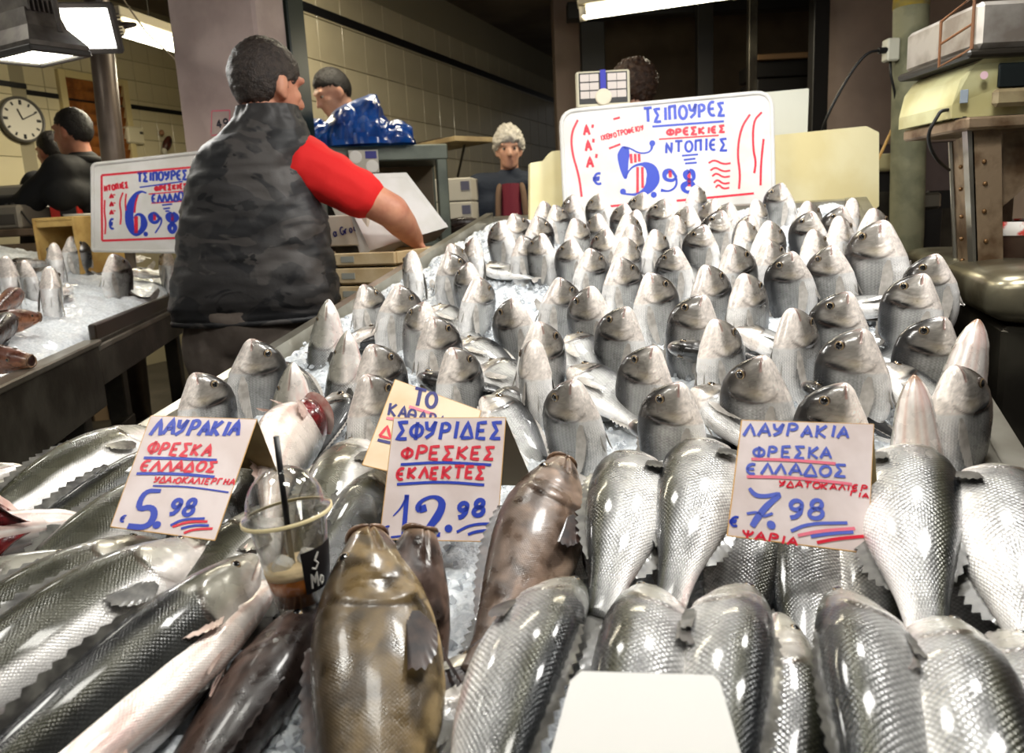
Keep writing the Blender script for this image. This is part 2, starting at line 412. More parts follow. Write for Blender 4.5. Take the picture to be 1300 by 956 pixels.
def fish_parts(kind, spine, seed, fin_m, skin_m, low=False):
    base = 'bass' if kind in ('darkbass', 'olivebass', 'meagre') else ('grouper' if kind.startswith('grouper') else kind)
    sp = SPECS[base]; L = sp['L']; parts = []
    b = fish_body(kind, sp, spine, seed, *((84, 78) if not low else (60, 44))); b.materials.append(skin_m); parts.append(('body', b, None))
    ex, ed, er = sp['eye']
    for side in (1, -1):
        q, t, dv, n = at_body(sp, spine, ex, ed, side); er_ = er*L*(1.0 if base != 'bream' else 1.05)
        R = frame_from(np.cross(n, dv), n); prof = [(1.0, -.5), (1.04, .12), (.92, .34), (.86, .38), (.68, .46), (.64, .50), (.50, .60), (.26, .66), (.02, .68)]
        mb = MB()
        for a in range(len(prof)-1):
            mb.lathe([(r*er_, z*er_) for r, z in prof[a:a+2]], q-n*er_*.12, 18, R, mi=(0 if a < 2 else 1 if a < 4 else 2), caps=(False, a == len(prof)-2))
        parts.append(('eye', mb.mesh('eye', [mat('eye_rim', srgb(58, 46, 38), .4), mat('eye_iris', srgb(150, 128, 96) if base != 'grouper' else srgb(170, 170, 165), .2, .35, coat=.6), mat('eye_pupil', srgb(10, 10, 12), .05, coat=1)], True), None))
        # pectoral fin
        ps, pd = sp['gill']+.012, .36
        q, t, dv, n = at_body(sp, spine, ps, pd, side)
        ln = L*(.29 if base == 'bream' else .14 if base == 'bass' else .17)
        d0 = t+n*.16+dv*.12; d1 = t*.9+n*.18-dv*(.55 if base != 'bream' else .22)
        P = fan(q+dv*L*.014, q-dv*L*.02, d0, d1, [ln*.98, ln, ln*.8, ln*.55, ln*.34], 8, 4, .0006, n, -.05, .04)
        parts.append(('pectoral_fin', MB().grid(P).mesh('pectoral_fin', fin_m, True), None))
        # pelvic fin
        q, t, dv, n = at_body(sp, spine, sp['gill']+.06, .10, side)
        ln = L*.12
        P = fan(q, q+t*L*.02, t-dv*.25+n*.1, t-dv*.05+n*.25, [ln, ln*.8, ln*.5], 5, 3, .0006, n, 0, .05)
        parts.append(('pelvic_fin', MB().grid(P).mesh('pelvic_fin', fin_m, True), None))
    for (nm, s0, s1, dd, hgt) in (('dorsal_fin', .34, .80, 1, .045), ('anal_fin', .64, .82, 0, .05)):
        n_ = 14 if dd else 7; P = np.zeros((3, 2*n_+1, 3))
        for j in range(2*n_+1):
            a = j/(2*n_); q, t, dv, n = at_body(sp, spine, lerp(s0, s1, a), dd, 1); o = dv*(1 if dd else -1); lt = np.cross(t, dv)
            hh = hgt*L*math.sin(math.pi*min(1, .12+a*.85))**.6*(1 if j % 2 == 0 else .72)
            for i in range(3): P[i, j] = q-o*.002+(o*.75+t*.65)*hh*i/2+lt*(.0007 if j % 2 else -.0007)
        parts.append((nm, MB().grid(P).mesh(nm, fin_m, True), None))
    q0, t, dv, n = at_body(sp, spine, .955, 1, 1); q1, _, _, _ = at_body(sp, spine, .955, 0, 1)
    tl = L*(.17 if base != 'grouper' else .15); fk = .55 if base != 'grouper' else .95
    P = fan(q0, q1, t+dv*.75, t-dv*.75, [tl, tl*1.02, tl*.8, tl*fk, tl*.8, tl*1.02, tl], 12, 4, .0008, np.cross(t, dv), .05, .05)
    parts.append(('tail_fin', MB().grid(P).mesh('tail_fin', fin_m, True), None))
    if base == 'grouper':
        for lo in (0, 1):
            pts = []
            for a in np.linspace(0, 1, 13):
                d = (1-a if not lo else a)*.5+(.0 if lo else 0)
                f = math.pi*(a-.5)*.98; q0, t, dv, n = at_body(sp, spine, .012, .5, 1); p0 = spine[0][2]; lt = np.cross(t, dv)
                hh = (.046 if not lo else .054)*L*(1 if not lo else -1)
                pts.append(p0+lt*.050*L*math.sin(f)+dv*hh*math.cos(f)-t*.003*math.cos(f))
            parts.append(('lip', MB().tube(pts, [.0022+.0022*math.cos(math.pi*(a-.5)) for a in np.linspace(0, 1, 13)], 8).mesh('lip', mat('grouper_lip', srgb(128, 98, 74), .3, coat=.4, c2=srgb(96, 70, 52), vscale=50), True), None))
    return parts
fin_bream = mat('bream_fin', srgb(196, 191, 185), .35, .0, c2=srgb(164, 158, 151), vscale=60, coat=.4)
fin_bass = mat('bass_fin', srgb(100, 98, 92), .35, .0, c2=srgb(62, 60, 57), vscale=60, coat=.4)
fin_pale = mat('pale_fin', srgb(214, 190, 178), .35, 0, c2=srgb(170, 140, 130), vscale=60, coat=.4)
fin_grouper = mat('grouper_fin', srgb(62, 46, 40), .3, 0, c2=srgb(30, 22, 22), vscale=60, coat=.6)
skin_bream = fish_mat('bream_skin', 60, 44, .35, .10, .30, .36, .22, .45, .36, .10)
skin_bass = fish_mat('bass_skin', 66, 46, 1.35, .34, .28, .3, .24, .6, .22)
skin_fine = fish_mat('fine_scaled_skin', 96, 66, .5, .18, .27, .3, .24, .35, .22)
skin_grouper = fish_mat('grouper_skin', 110, 80, .06, .0, .36, 1.0, .3, .8, .15, 0, .0002, .22)
VAR = {}
def variant(key):
    if key in VAR: return VAR[key]
    kind, pose = key[0], key[1]; base = 'bass' if kind in ('darkbass', 'olivebass', 'meagre') else ('grouper' if kind.startswith('grouper') else kind)
    L = SPECS[base]['L']; seed = (sum(ord(c)*(i+3) for i, c in enumerate(repr(key))) % 97)*.37
    spn = spine_stand(L, .40, .76, math.radians(92), math.radians(key[2])) if pose == 'stand' else spine_lie(L, math.radians(key[2]), math.radians(key[3]))
    fm = {'bream': fin_bream, 'bass': fin_bass, 'darkbass': fin_bass, 'olivebass': fin_bass, 'meagre': fin_pale}.get(kind, fin_grouper)
    sm = {'bream': skin_bream}.get(base, skin_bass if base == 'bass' else skin_grouper)
    if kind in ('darkbass', 'olivebass', 'meagre'): sm = skin_fine
    VAR[key] = (fish_parts(kind, spn, seed, fm, sm), spn); return VAR[key]
def put_fish(key, M, name, label, group=None):
    parts, spn = variant(key); o = empty(name, label, 'fish', group, M)
    for nm, me, _ in parts: link(nm, me, o)
    return o
def stand_matrix(pos_tip, key, az, tilt, k):
    """az: where the belly faces (0 towards the viewer's side, +90 along +X); tilt: lean along +X, degrees"""
    spn = variant(key)[1]; R = rotz(math.radians(az-90)); tl = math.radians(tilt)
    Ry = np.array(((math.cos(tl), 0, math.sin(tl)), (0, 1, 0), (-math.sin(tl), 0, math.cos(tl))))
    R = Ry@R; tip = R@spn[0][0]*k
    return mat4(R, np.array(pos_tip)-tip, k)
def lie_matrix(head, tail, roll, k, flip=1):
    """snout at head, body towards tail; roll 0: on its side, back to one side (flip chooses which); roll 90: back up"""
    x = np.array(tail)-np.array(head); x /= np.linalg.norm(x); up = V3(0, 0, 1)-x*x[2]; up /= np.linalg.norm(up)
    sd = np.cross(up, x)*flip; r = math.radians(roll); dz = sd*math.cos(r)+up*math.sin(r)
    return mat4(frame_from(x, dz), head, k)

# ------------------------------------------------------------------ the room
A = math.radians(23.6); RA = V3(math.sin(A), math.cos(A), 0); RN = V3(math.cos(A), -math.sin(A), 0)
m_floor = mat('wet_concrete_floor', srgb(60, 56, 52), .35, c2=srgb(40, 38, 36), vscale=3, bump=.15)
m_tile = mat('cream_glazed_tile', srgb(214, 204, 172), .16, c2=srgb(204, 194, 160), vscale=1.3, coat=.3)
m_tile2 = mat('aged_cream_tile', srgb(196, 186, 158), .18, c2=srgb(178, 168, 142), vscale=1.2, coat=.3)
m_grout = mat('grout', srgb(150, 142, 118), .9)
m_strip = mat('black_border_tile', srgb(26, 26, 28), .3)
m_pillar = mat('pillar_paint', srgb(196, 178, 172), .7, c2=srgb(176, 158, 152), vscale=5, bump=.12, bscale=30)
m_mauve = mat('mauve_wall_paint', srgb(176, 156, 142), .7, c2=srgb(160, 142, 130), vscale=3, bump=.08)
m_grey = mat('grey_dado_paint', srgb(120, 108, 108), .6, c2=srgb(104, 94, 94), vscale=4)
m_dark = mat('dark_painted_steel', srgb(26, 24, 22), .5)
m_green = mat('dark_green_post_paint', srgb(22, 34, 28), .35)
m_ceil = mat('ceiling_paint', srgb(120, 108, 92), .8, c2=srgb(100, 88, 74), vscale=2)
m_brown = mat('brown_back_wall', srgb(112, 96, 76), .7, c2=srgb(94, 80, 64), vscale=2.5)
m_steel = mat('stainless_steel', srgb(176, 172, 160), .28, .85, c2=srgb(140, 134, 120), vscale=6, bump=.03, bscale=60)
m_steel_d = mat('dull_dark_steel', srgb(84, 80, 70), .4, .7, c2=srgb(52, 48, 42), vscale=5, bump=.06)
structure(MB().box((0, 4, -.05), (16, 16, .1)).obj('floor', m_floor))
structure(MB().box((0, 6.2, .12), (16, 9.6, .26), .01).obj('floor_platform', m_floor))
structure(MB().box((0, 6.6, 3.12), (16, 9.4, .1)).obj('ceiling', m_ceil))

def tiled_wall(name, P0, t0, t1, z0, z1, ts, mt, depth=.16):
    """plain wall with the tiles set on it one by one"""
    P0 = np.array(P0, float); R = np.stack([RA, -RN, V3(0, 0, 1)], 1)
    c = P0+RA*(t0+t1)/2-RN*(depth/2+.004); c[2] = 1.55
    wall = structure(MB().box(c, (t1-t0, depth, 3.1), 0, R).obj(name, m_grout))
    tm = MB().box((0, 0, 0), (ts-.004, .010, ts-.004), .0025).mesh('tile', mt)
    nr = int((z1-z0)/ts); nc = int((t1-t0)/ts)
    for i in range(nr):
        for j in range(nc):
            o = link('tile', tm, wall); q = P0+RA*(t0+(j+.5)*ts)
            o.matrix_local = mat4(R@rotz(random.uniform(-.006, .006)), (q[0]+RN[0]*.001, q[1]+RN[1]*.001, z0+(i+.5)*ts))
    return wall
W0 = V3(-3.06, 5.5, 0); W1 = V3(-1.24, 4.3, 0)
tiled_wall('wall_left', W0, -1.20, 1.75, 1.30, 3.05, .15, m_tile)
tiled_wall('wall_back', W1, -.15, 5.35, 1.05, 3.05, .25, m_tile2)
tiled_wall('wall_left_pier', W0+RN*.10, -2.2, -.50, 1.45, 3.05, .20, m_tile, .3)
def strip_on(name, W, px, py, t0, t1, h):
    z = onplane(px, py, W, RN)[2]; R = np.stack([RA, -RN, V3(0, 0, 1)], 1); c = W+RA*(t0+t1)/2+RN*.006; c[2] = z
    structure(MB().box(c, (t1-t0, .014, h), .003, R).obj(name, m_strip))
strip_on('trim_1', W0, 200, 140, -.49, 1.75, .035)
strip_on('trim_2', W1, 560, 74, -.15, 5.35, .055)
strip_on('trim_3', W0+RN*.10, 40, 111, -2.2, -.50, .035)
# louvred wooden window on the far tiled wall
ws = [onplane(*q, W0+RN*.01, RN) for q in ((79, 98), (133, 98), (79, 172), (133, 172))]
wt0, wt1 = np.dot(ws[0]-W0, RA), np.dot(ws[1]-W0, RA)+.12; wz0, wz1 = 1.72, ws[0][2]
RW = np.stack([RA, -RN, V3(0, 0, 1)], 1)
m_wood = mat('orange_varnished_wood', srgb(150, 92, 40), .45, c2=srgb(112, 64, 26), vscale=14, bump=.1)
m_sill = mat('cream_window_frame', srgb(206, 190, 140), .6)
win = MB()
for (ta, tb, za, zb) in ((wt0-.05, wt0, wz0-.05, wz1+.05), (wt1, wt1+.05, wz0-.05, wz1+.05), (wt0, wt1, wz1, wz1+.05), (wt0, wt1, wz0-.05, wz0)):
    c = W0+RA*(ta+tb)/2+RN*.02; c[2] = (za+zb)/2; win.box(c, (tb-ta, .05, zb-za), .004, RW)
win_o = structure(win.obj('window_1', m_sill))
k = 9
sm = MB().box((0, 0, 0), (wt1-wt0, .012, (wz1-wz0)/k*1.12), .003).mesh('slat', m_wood)
for i in range(k):
    o = link('slat', sm, win_o); c = W0+RA*(wt0+wt1)/2+RN*.014
    rx = np.array(((1, 0, 0), (0, math.cos(.35), -math.sin(.35)), (0, math.sin(.35), math.cos(.35))))
    o.matrix_local = mat4(RW@rx, (c[0], c[1], wz0+(i+.5)*(wz1-wz0)/k))
# pillar with post
PC = atY(327, 60, 3.0); PC[2] = 0
def slab(name, c0, n0, n1, a0, a1, z0, z1, m, ch=.006):
    c = c0+RN*(n0+n1)/2+RA*(a0+a1)/2; c[2] = (z0+z1)/2
    return structure(MB().box(c, (n1-n0, a1-a0, z1-z0), ch, np.stack([RN, RA, V3(0, 0, 1)], 1)).obj(name, m))
pillar = slab('pillar', PC, -.46, 0, 0, .19, .2, 3.08, m_pillar, .012)
slab('trim_4', PC, -.06, .012, .19, .30, .2, 3.08, m_green)
# back right: brown wall, steel posts, dark shelving, mauve wall
def wall_box(name, x0, x1, y0, y1, z0, z1, m, ch=0): return structure(MB().box(((x0+x1)/2, (y0+y1)/2, (z0+z1)/2), (x1-x0, y1-y0, z1-z0), ch).obj(name, m))
wall_box('wall_far', .68, 3.4, 6.6, 6.8, .2, 3.1, m_brown)
def post_at(name, px0, px1, Y, z0, z1, m, py=60, th=.08):
    a, b = atY(px0, py, Y), atY(px1, py, Y); return wall_box(name, a[0], b[0], Y, Y+th, z0, z1, m, .004)
post_at('wall_far_jamb', 704, 737, 6.2, .25, 3.08, m_mauve, 60, .3)
post_at('trim_5', 738, 768, 5.6, .25, 3.08, m_dark, 60, .12)
post_at('trim_6', 886, 906, 5.2, .25, 3.08, m_dark, 60)
post_at('trim_7', 951, 962, 4.6, .25, 3.08, m_steel_d, 60, .05)
post_at('trim_8', 1033, 1053, 4.3, .25, 3.08, m_dark, 60)
a = atY(738, 24, 5.5); b = atY(1040, 2, 5.5)
structure(MB().box(((a[0]+b[0])/2, 5.55, a[2]+.06), (b[0]-a[0]+.2, .12, .12), .006).obj('trim_9', m_dark))
x0 = atY(1050, 80, 4.45)[0]
wall_box('wall_right', x0, 4.6, 4.45, 4.6, 1.62, 3.1, m_mauve)
wall_box('wall_right_dado', x0, 4.6, 4.44, 4.62, .2, 1.615, m_grey, .003)
# low outer wall far to the side, seen behind the rusty stand
wall_box('wall_side', 3.0, 3.15, 1.5, 4.4, .2, 3.1, m_mauve)

# ------------------------------------------------------------------ main counter and its ice
def vn(x, y, seed):
    r = np.random.default_rng(seed).random((257, 257)); xi = np.floor(x).astype(int); yi = np.floor(y).astype(int); fx = x-xi; fy = y-yi
    fx = fx*fx*(3-2*fx); fy = fy*fy*(3-2*fy); g = lambda a, b: r[a % 257, b % 257]
    return (g(xi, yi)*(1-fx)+g(xi+1, yi)*fx)*(1-fy)+(g(xi, yi+1)*(1-fx)+g(xi+1, yi+1)*fx)*fy-.5
m_ice = mat('crushed_ice', srgb(232, 236, 240), .32, bump=.45, bscale=220, sss=.25, c2=srgb(206, 212, 218), vscale=120, coat=.4)
P0_, P1_, Q0_, Q1_ = .12, 2.64, -1.02, .275
def ice_sheet(n_p, n_q, fz, corner, seed, amp=1.0):
    gp, gq = np.meshgrid(np.linspace(0, 1, n_p), np.linspace(0, 1, n_q), indexing='ij')
    X, Y = corner(gp, gq); Z = fz(X, Y)+amp*(.020*vn(X*14, Y*14, seed)+.014*vn(X*42, Y*42, seed+1)+.009*vn(X*110, Y*110, seed+2)+.005*vn(X*240, Y*240, seed+3))
    e = np.minimum(np.minimum(gp, 1-gp), np.minimum(gq, 1-gq)); Z -= .03*np.exp(-e*60)
    return np.stack([X, Y, Z], 2)
bedv = np.vectorize(bed)
def corner(gp, gq):
    p = P0_+(P1_-P0_)*gp; q = Q0_+(Q1_-Q0_)*gq; return p*CA[0]+q*CQ[0], p*CA[1]+q*CQ[1]
G = ice_sheet(420, 230, bedv, corner, 3)
ice = MB().grid(G).obj('crushed_ice', m_ice, smooth=True, label='white crushed ice spread under the fish on the main counter', category='ice', kind='stuff')
def chips(n, sampler, rng, lo=.004, hi=.011):
    mb = MB(); base = [(x, y, z) for x in (-1, 1) for y in (-1, 1) for z in (-1, 1)]
    fs = [(0, 1, 3, 2), (4, 6, 7, 5), (0, 4, 5, 1), (2, 3, 7, 6), (0, 2, 6, 4), (1, 5, 7, 3)]
    for i in range(n):
        c = sampler(rng); s = rng.uniform(lo, hi)*.5; q, _ = np.linalg.qr(rng.normal(size=(3, 3)))
        mb.add([np.array(c)+q@(np.array(b)*s*rng.uniform(.45, 1.1, 3)) for b in base], fs)
    return mb
m_chip = mat('ice_chip', srgb(240, 244, 248), .12, trans=.55, ior=1.31, coat=.3)
def samp(r):
    p, q = r.uniform(.3, 2.5), r.uniform(-.98, .25); x, y = xy(p, q); return (x, y, bed(x, y)+r.uniform(-.004, .008))
chips(6000, samp, RNG).obj('ice_chips', m_chip, label='loose ice chips scattered over the ice of the main counter', category='ice', kind='stuff')
# counter carcass and rails
ctr = empty('fish_counter', 'sloping stainless steel fish counter piled with ice and upright fish', 'counter')
RC = np.stack([CA, -CQ, V3(0, 0, 1)], 1)
def quadprism(pts_pq, ztop, zbot):
    top = [V3(*xy(p, q), ztop(p)) for p, q in pts_pq]; bot = [V3(*xy(p, q), zbot) for p, q in pts_pq]; n = len(top)
    return top+bot, [tuple(range(n)), tuple(range(2*n-1, n-1, -1))]+[(i, n+i, n+(i+1) % n, (i+1) % n) for i in range(n)]
zb = lambda dz: (lambda p: bed(*xy(p, 0))+dz)
body = MB(); pts = [(.10, Q0_-.01), (.85, Q0_-.01), (2.66, Q0_-.01), (2.66, Q1_+.005), (.85, Q1_+.005), (.10, Q1_+.005)]
body.add(*quadprism(pts, zb(-.05), .30)); body.obj('cabinet', m_steel_d, ctr)
def rail(name, q0, q1, dz0, dz1, p0, p1, m):
    mb = MB()
    for (a, b) in ((p0, .85), (.85, p1)):
        if b <= a: continue
        vs = []
        for p in (a, b):
            for q in (q0, q1):
                for dz in (dz0, dz1): x, y = xy(p, q); vs.append((x, y, bed(x, y)+dz))
        mb.add(vs, [(0, 1, 3, 2), (4, 6, 7, 5), (0, 4, 5, 1), (2, 3, 7, 6), (0, 2, 6, 4), (1, 5, 7, 3)])
    return mb.obj(name, m, ctr)
rail('rail', Q1_, Q1_+.035, -.20, .004, .10, 2.66, m_steel)
rail('rail', Q0_-.03, Q0_, -.20, .015, .10, 2.66, m_steel)
rail('lip', Q1_-.03, Q1_+.002, -.03, .004, .10, 2.66, m_steel)
mb = MB(); vs, fs = quadprism([(2.66, Q0_-.03), (2.69, Q0_-.03), (2.69, Q1_+.035), (2.66, Q1_+.035)], zb(-.005), .3); mb.add(vs, fs); mb.obj('back_rail', m_steel, ctr)
for (p, q) in ((.2, Q0_+.05), (.2, Q1_-.05), (2.6, Q0_+.05), (2.6, Q1_-.05)):
    x, y = xy(p, q); MB().box((x, y, .15), (.06, .06, .32), .005, RC).obj('leg', m_steel_d, ctr)

# ------------------------------------------------------------------ fish on the main counter
ORD = 'first second third fourth fifth sixth seventh eighth ninth tenth eleventh twelfth thirteenth fourteenth fifteenth sixteenth seventeenth eighteenth nineteenth twentieth'.split()
# snout pixel, belly azimuth, lean, size, species
BREAM = [
 (690,255,-40),(704,260,-60),(727,247,50),(761,245,60),(793,258,50),(817,244,50),(845,252,60),(883,235,-40),(907,252,40),(927,257,30),(959,253,-50),(992,232,60),(1025,255,-60),(1069,262,60),(1082,251,-30),(1109,264,-60),
 (636,280,50),(651,271,-55),(681,274,-55),(729,277,-55),(759,271,50),(796,271,-50),(808,266,30),(858,273,-40),(875,261,40),(917,267,60),(943,280,-60),(954,272,20),(976,280,-60),(1030,268,55),(1065,274,-50),(1121,279,45,0,1.3),
 (572,309,-40),(603,301,40),(662,299,-60),(688,296,55),(726,303,55),(770,290,55),(801,284,-40),(794,301,-60),(831,291,-60),(894,285,55),(928,310,-60),(975,304,-60),(1032,291,-55),(1057,311,55),
 (523,318,30),(569,320,-55),(595,333,55),(749,315,-60),(785,326,-60),(858,313,60),(1005,319,60),(895,336,-60),(1188,322,60),
 (461,361,-50,-4),(506,361,-60,8),(607,351,-55,8),(710,352,-60),(750,363,60),(824,346,-60),(944,347,-60),(1077,370,60),(1173,347,60,8),
 (417,380,78,6,1,'bass'),(540,383,55,8),(651,378,60),(683,408,-50),(796,389,65,6),(893,374,60,8),(1005,391,-60),(1198,402,60,10),(548,402,-60,-2),
 (441,420,75,6,.95,'bass'),(471,437,-55),(573,441,-60,-4),(678,431,5,0,1.05),(831,439,60,8),(907,405,-60),(969,451,60),(1096,417,60,4),
 (319,430,-55,4),(372,460,72,6,1,'bass'),(247,473,-60,-4),(465,475,-60,-3),(728,481,60,-3),(863,485,60,4),(1073,486,60,6,.95),(1213,464,-60,-4)]
STAND = []
for i, b in enumerate(BREAM):
    px, py, az = b[:3]; tilt = b[3] if len(b) > 3 else random.uniform(-6, 6); sz = b[4] if len(b) > 4 else random.uniform(.94, 1.07); kd = b[5] if len(b) > 5 else 'bream'
    az += random.uniform(-12, 12)
    tail_az = random.choice([70, 85, 100, 125, 235, 260, 275, 290]) if kd == 'bream' else random.choice([150, 200])
    if px > 1130: tail_az = random.choice([200, 235, 250])
    beta = (round(((tail_az-az) % 360)/45)*45) % 360
    key = (kd, 'stand', beta); Hs = variant(key)[1][0][0][2]*sz
    tip = onbed(px, py, Hs-(.022 if kd == 'bream' else .095)); STAND.append((kd, key, tip, az, tilt, sz, pq(tip[0], tip[1])[0]))
rows = {}
for i, s in enumerate(STAND): rows.setdefault(int((2.75-s[6])/.165), []).append(i)
rnk = sorted(rows); lab = {}
for ri, r in enumerate(rnk):
    ids = sorted(rows[r], key=lambda i: STAND[i][2][0])
    for c, i in enumerate(ids):
        side = 'belly turned right' if STAND[i][3] > 15 else 'belly turned left' if STAND[i][3] < -15 else 'belly to the viewer'
        rw = 'back row' if ri == 0 else f'{ORD[ri]} row from back' 
        lab[i] = f"upright {'sea bream' if STAND[i][0]=='bream' else 'sea bass'}, {side}, {ORD[c]} from left in {rw}"
for i, (kd, key, tip, az, tilt, sz, p) in enumerate(STAND):
    put_fish(key, stand_matrix(tip, key, az, tilt, sz), 'sea_bream' if kd == 'bream' else 'sea_bass', lab[i], 'fish standing on the main counter')
# two big pale heads with gaping jaws by the right rail
for (px, py, az, tilt, sz, lb) in ((1161, 476, -18, -4, 1.05, 'large pale fish head, throat to viewer, beside the 7.98 price card'), (1242, 405, -25, 10, 1.1, 'large pale fish head, throat to viewer, against the steel rail')):
    key = ('meagre', 'stand', 225); Hs = variant(key)[1][0][0][2]*sz; tip = onbed(px, py, Hs-.105)
    put_fish(key, stand_matrix(tip, key, az, tilt, sz), 'meagre', lb)
# lying fish: species, snout pixel + height, pixel the body runs to + height, roll, flip, bend, scale
def lying(kd, hp, tp, roll, flip, bend, k, name, label, group=None):
    H = onbed(*hp); T = onbed(*tp); key = (kd, 'lie', *bend)
    return put_fish(key, lie_matrix(H, T, roll, k, flip), name, label, group)
g1 = 'sea bass lying around the 7.98 card'
# front row, snouts up the slope
for a in (
 ((736, 750, .035), (668, 960, .03), 20, 1, (58, -6), .86, 'sea bass in front row, lying diagonally, below the greyish brown grouper'),
 ((822, 758, .035), (785, 950, .03), 22, -1, (-58, -6), .88, 'sea bass in front row, second from the greyish brown grouper'),
 ((950, 758, .035), (935, 950, .03), 22, 1, (54, -6), .88, 'sea bass in front row directly below the 7.98 card'),
 ((1060, 765, .035), (1085, 950, .03), 24, -1, (-56, -6), .90, 'sea bass in front row below the right end of the 7.98 card'),
 ((1195, 802, .030), (1245, 960, .03), 22, 1, (54, -6), .92, 'sea bass in front row, lowest one by the right corner'),
 ((1275, 815, .025), (1330, 940, .03), 24, 1, (40, -6), .9, 'dim sea bass at the far right end of the front row'),
 # second row
 ((803, 590, .028), (762, 780, .03), 12, -1, (-48, -6), 1.0, 'sea bass nearest the greyish brown grouper in the second row'),
 ((897, 575, .028), (850, 770, .03), 10, -1, (-48, -4), 1.02, 'sea bass touching the left edge of the 7.98 card'),
 ((1156, 585, .028), (1180, 790, .03), 12, 1, (48, -6), 1.08, 'broad sea bass touching the right edge of the 7.98 card'),
 ((1262, 612, .028), (1315, 800, .03), 10, 1, (48, -6), 1.08, 'pale sea bass at right edge, beside the broad sea bass'),
 # underneath, in the gaps
 ((752, 625, .015), (700, 760, .0), 10, -1, (0, 0), .85, 'slim sea bass half hidden between grouper and second row bass'),
 ((862, 580, .030), (835, 700, .0), 10, -1, (0, 0), .8, 'small fish peeking between two second row sea bass'),
 ((962, 610, .020), (935, 780, .0), 10, 1, (0, 0), .95, 'sea bass lying underneath the 7.98 card, pale flank'),
 ((1030, 610, .018), (1022, 800, .0), 10, -1, (0, 0), .95, 'dark-backed sea bass lying underneath the 7.98 card'),
 ((1090, 610, .018), (1110, 800, .0), 10, 1, (0, 0), .95, 'sea bass underneath the right half of the 7.98 card'),
 ((1225, 650, .012), (1240, 820, -.01), 10, 1, (0, 0), .95, 'sea bass in the gap between the two right edge bass'),
 ((990, 780, .010), (985, 940, .0), 10, 1, (0, 0), .9, 'sea bass squeezed between two front row bass'),
 ((640, 820, .010), (540, 930, .0), 10, -1, (0, 0), .9, 'sea bass under the front row, below the grouper tail'),
 ((715, 690, .005), (640, 860, .0), 10, -1, (0, 0), .9, 'sea bass showing only its tail beside the grouper tail'),
): lying('bass', *a[:6], 'sea_bass', a[6], g1)
# left heap: dark backs and pale bellies, snouts to the upper right
g2 = 'sea bass heaped around the 5.98 card'
for a in (
 ('olivebass', (200, 553, .035), (-40, 690, .02), 30, -1, (-40, 0), 1.0, 'olive-backed sea bass, topmost at the left edge of the heap'),
 ('darkbass', (235, 565, .05), (50, 690, .02), 62, -1, (-24, -16), 1.05, 'dark-backed scaly sea bass disappearing behind the 5.98 card'),
 ('olivebass', (262, 600, .035), (80, 730, .02), 32, -1, (-24, 0), 1.0, 'olive-striped sea bass running under the 5.98 card'),
 ('darkbass', (130, 705, .03), (-70, 790, .02), 55, -1, (-20, 0), .95, 'dark sea bass below the red-gilled fish'),
 ('olivebass', (205, 690, .040), (-40, 850, .03), 38, -1, (-36, 6), .88, 'sea bass with olive back, first below the 5.98 card'),
 ('olivebass', (268, 694, .050), (-10, 885, .035), 36, -1, (-36, 6), .92, 'sea bass with white snout, second below the 5.98 card'),
 ('darkbass', (325, 706, .065), (80, 915, .045), 66, -1, (-26, -16), 1.0, 'nearly black sea bass arching below the 5.98 card'),
 ('meagre', (346, 742, .035), (165, 915, .03), 4, -1, (-20, 6), .88, 'white-bellied sea bass with pink fins left of the plastic cup'),
 ('bass', (20, 790, .03), (-80, 900, .01), 30, -1, (0, 0), .9, 'sea bass in the lower left corner, mostly covered'),
 ('darkbass', (150, 840, .01), (-30, 950, .0), 50, -1, (0, 0), .9, 'dark sea bass under the black one in the lower left'),
 ('bass', (60, 605, .02), (-90, 680, .0), 30, -1, (0, 0), .85, 'grey sea bass at the left edge behind the olive-backed one'),
 ('bass', (30, 592, .015), (-120, 640, .0), 30, -1, (0, 0), .8, 'dull grey fish farthest back at the left edge'),
 ('darkbass', (352, 565, .05), (215, 760, .02), 55, -1, (-20, -10), 1.0, 'dark sea bass between the 5.98 card and the cup'),
 ('olivebass', (352, 645, .035), (240, 800, .02), 15, -1, (-14, 0), .95, 'pale sea bass passing behind the plastic cup'),
 ('olivebass', (462, 565, .045), (385, 730, .02), 14, -1, (-30, 0), .95, 'pale sea bass right of the cup, snout up'),
 ('darkbass', (490, 600, .035), (395, 740, .02), 50, -1, (-24, -8), .9, 'dark scaly sea bass between the cup and the 12.98 card'),
): lying(*a[:7], 'sea_bass', a[7], g2)
# two fish with opened red gills
m_gill = mat('red_gill', srgb(120, 22, 26), .25, c2=srgb(70, 10, 14), vscale=60, coat=.8, bump=.3, bscale=120)
def gilled(hp, tp, roll, flip, k, label, bend):
    o = lying('meagre', hp, tp, roll, flip, bend, k, 'gilled_fish', label); sp = SPECS['bass']; spn = variant(('meagre', 'lie', *bend))[1]
    for side in (1, -1):
        mb = MB(); Pn = np.zeros((7, 14, 3)); Po = np.zeros((4, 14, 3))
        for j in range(14):
            d = .07+.66*j/13; q, t, dv, n = at_body(sp, spn, .262-.5*(d-.5)**2, d, side)
            for i in range(7):
                a = math.pi*i/6; Pn[i, j] = q+t*.019*math.cos(a)+n*(.015*math.sin(a)*math.sin(math.pi*(j+.6)/14.2)-.001)
            for i in range(4): Po[i, j] = q-t*.018+(n*.9+t*.35)*.026*i/3*math.sin(math.pi*(j+.8)/14.6)
        mb.grid(Pn).obj('gill', m_gill, o, True); MB().grid(Po).obj('gill_cover', mat('gill_cover', srgb(226, 200, 190), .3, c2=srgb(196, 140, 130), vscale=40, coat=.5), o, True)
    return o
gilled((412, 540, .035), (335, 720, .03), -62, 1, 1.05, 'white fish with gaping dark red gill above the plastic cup', (0, -56))
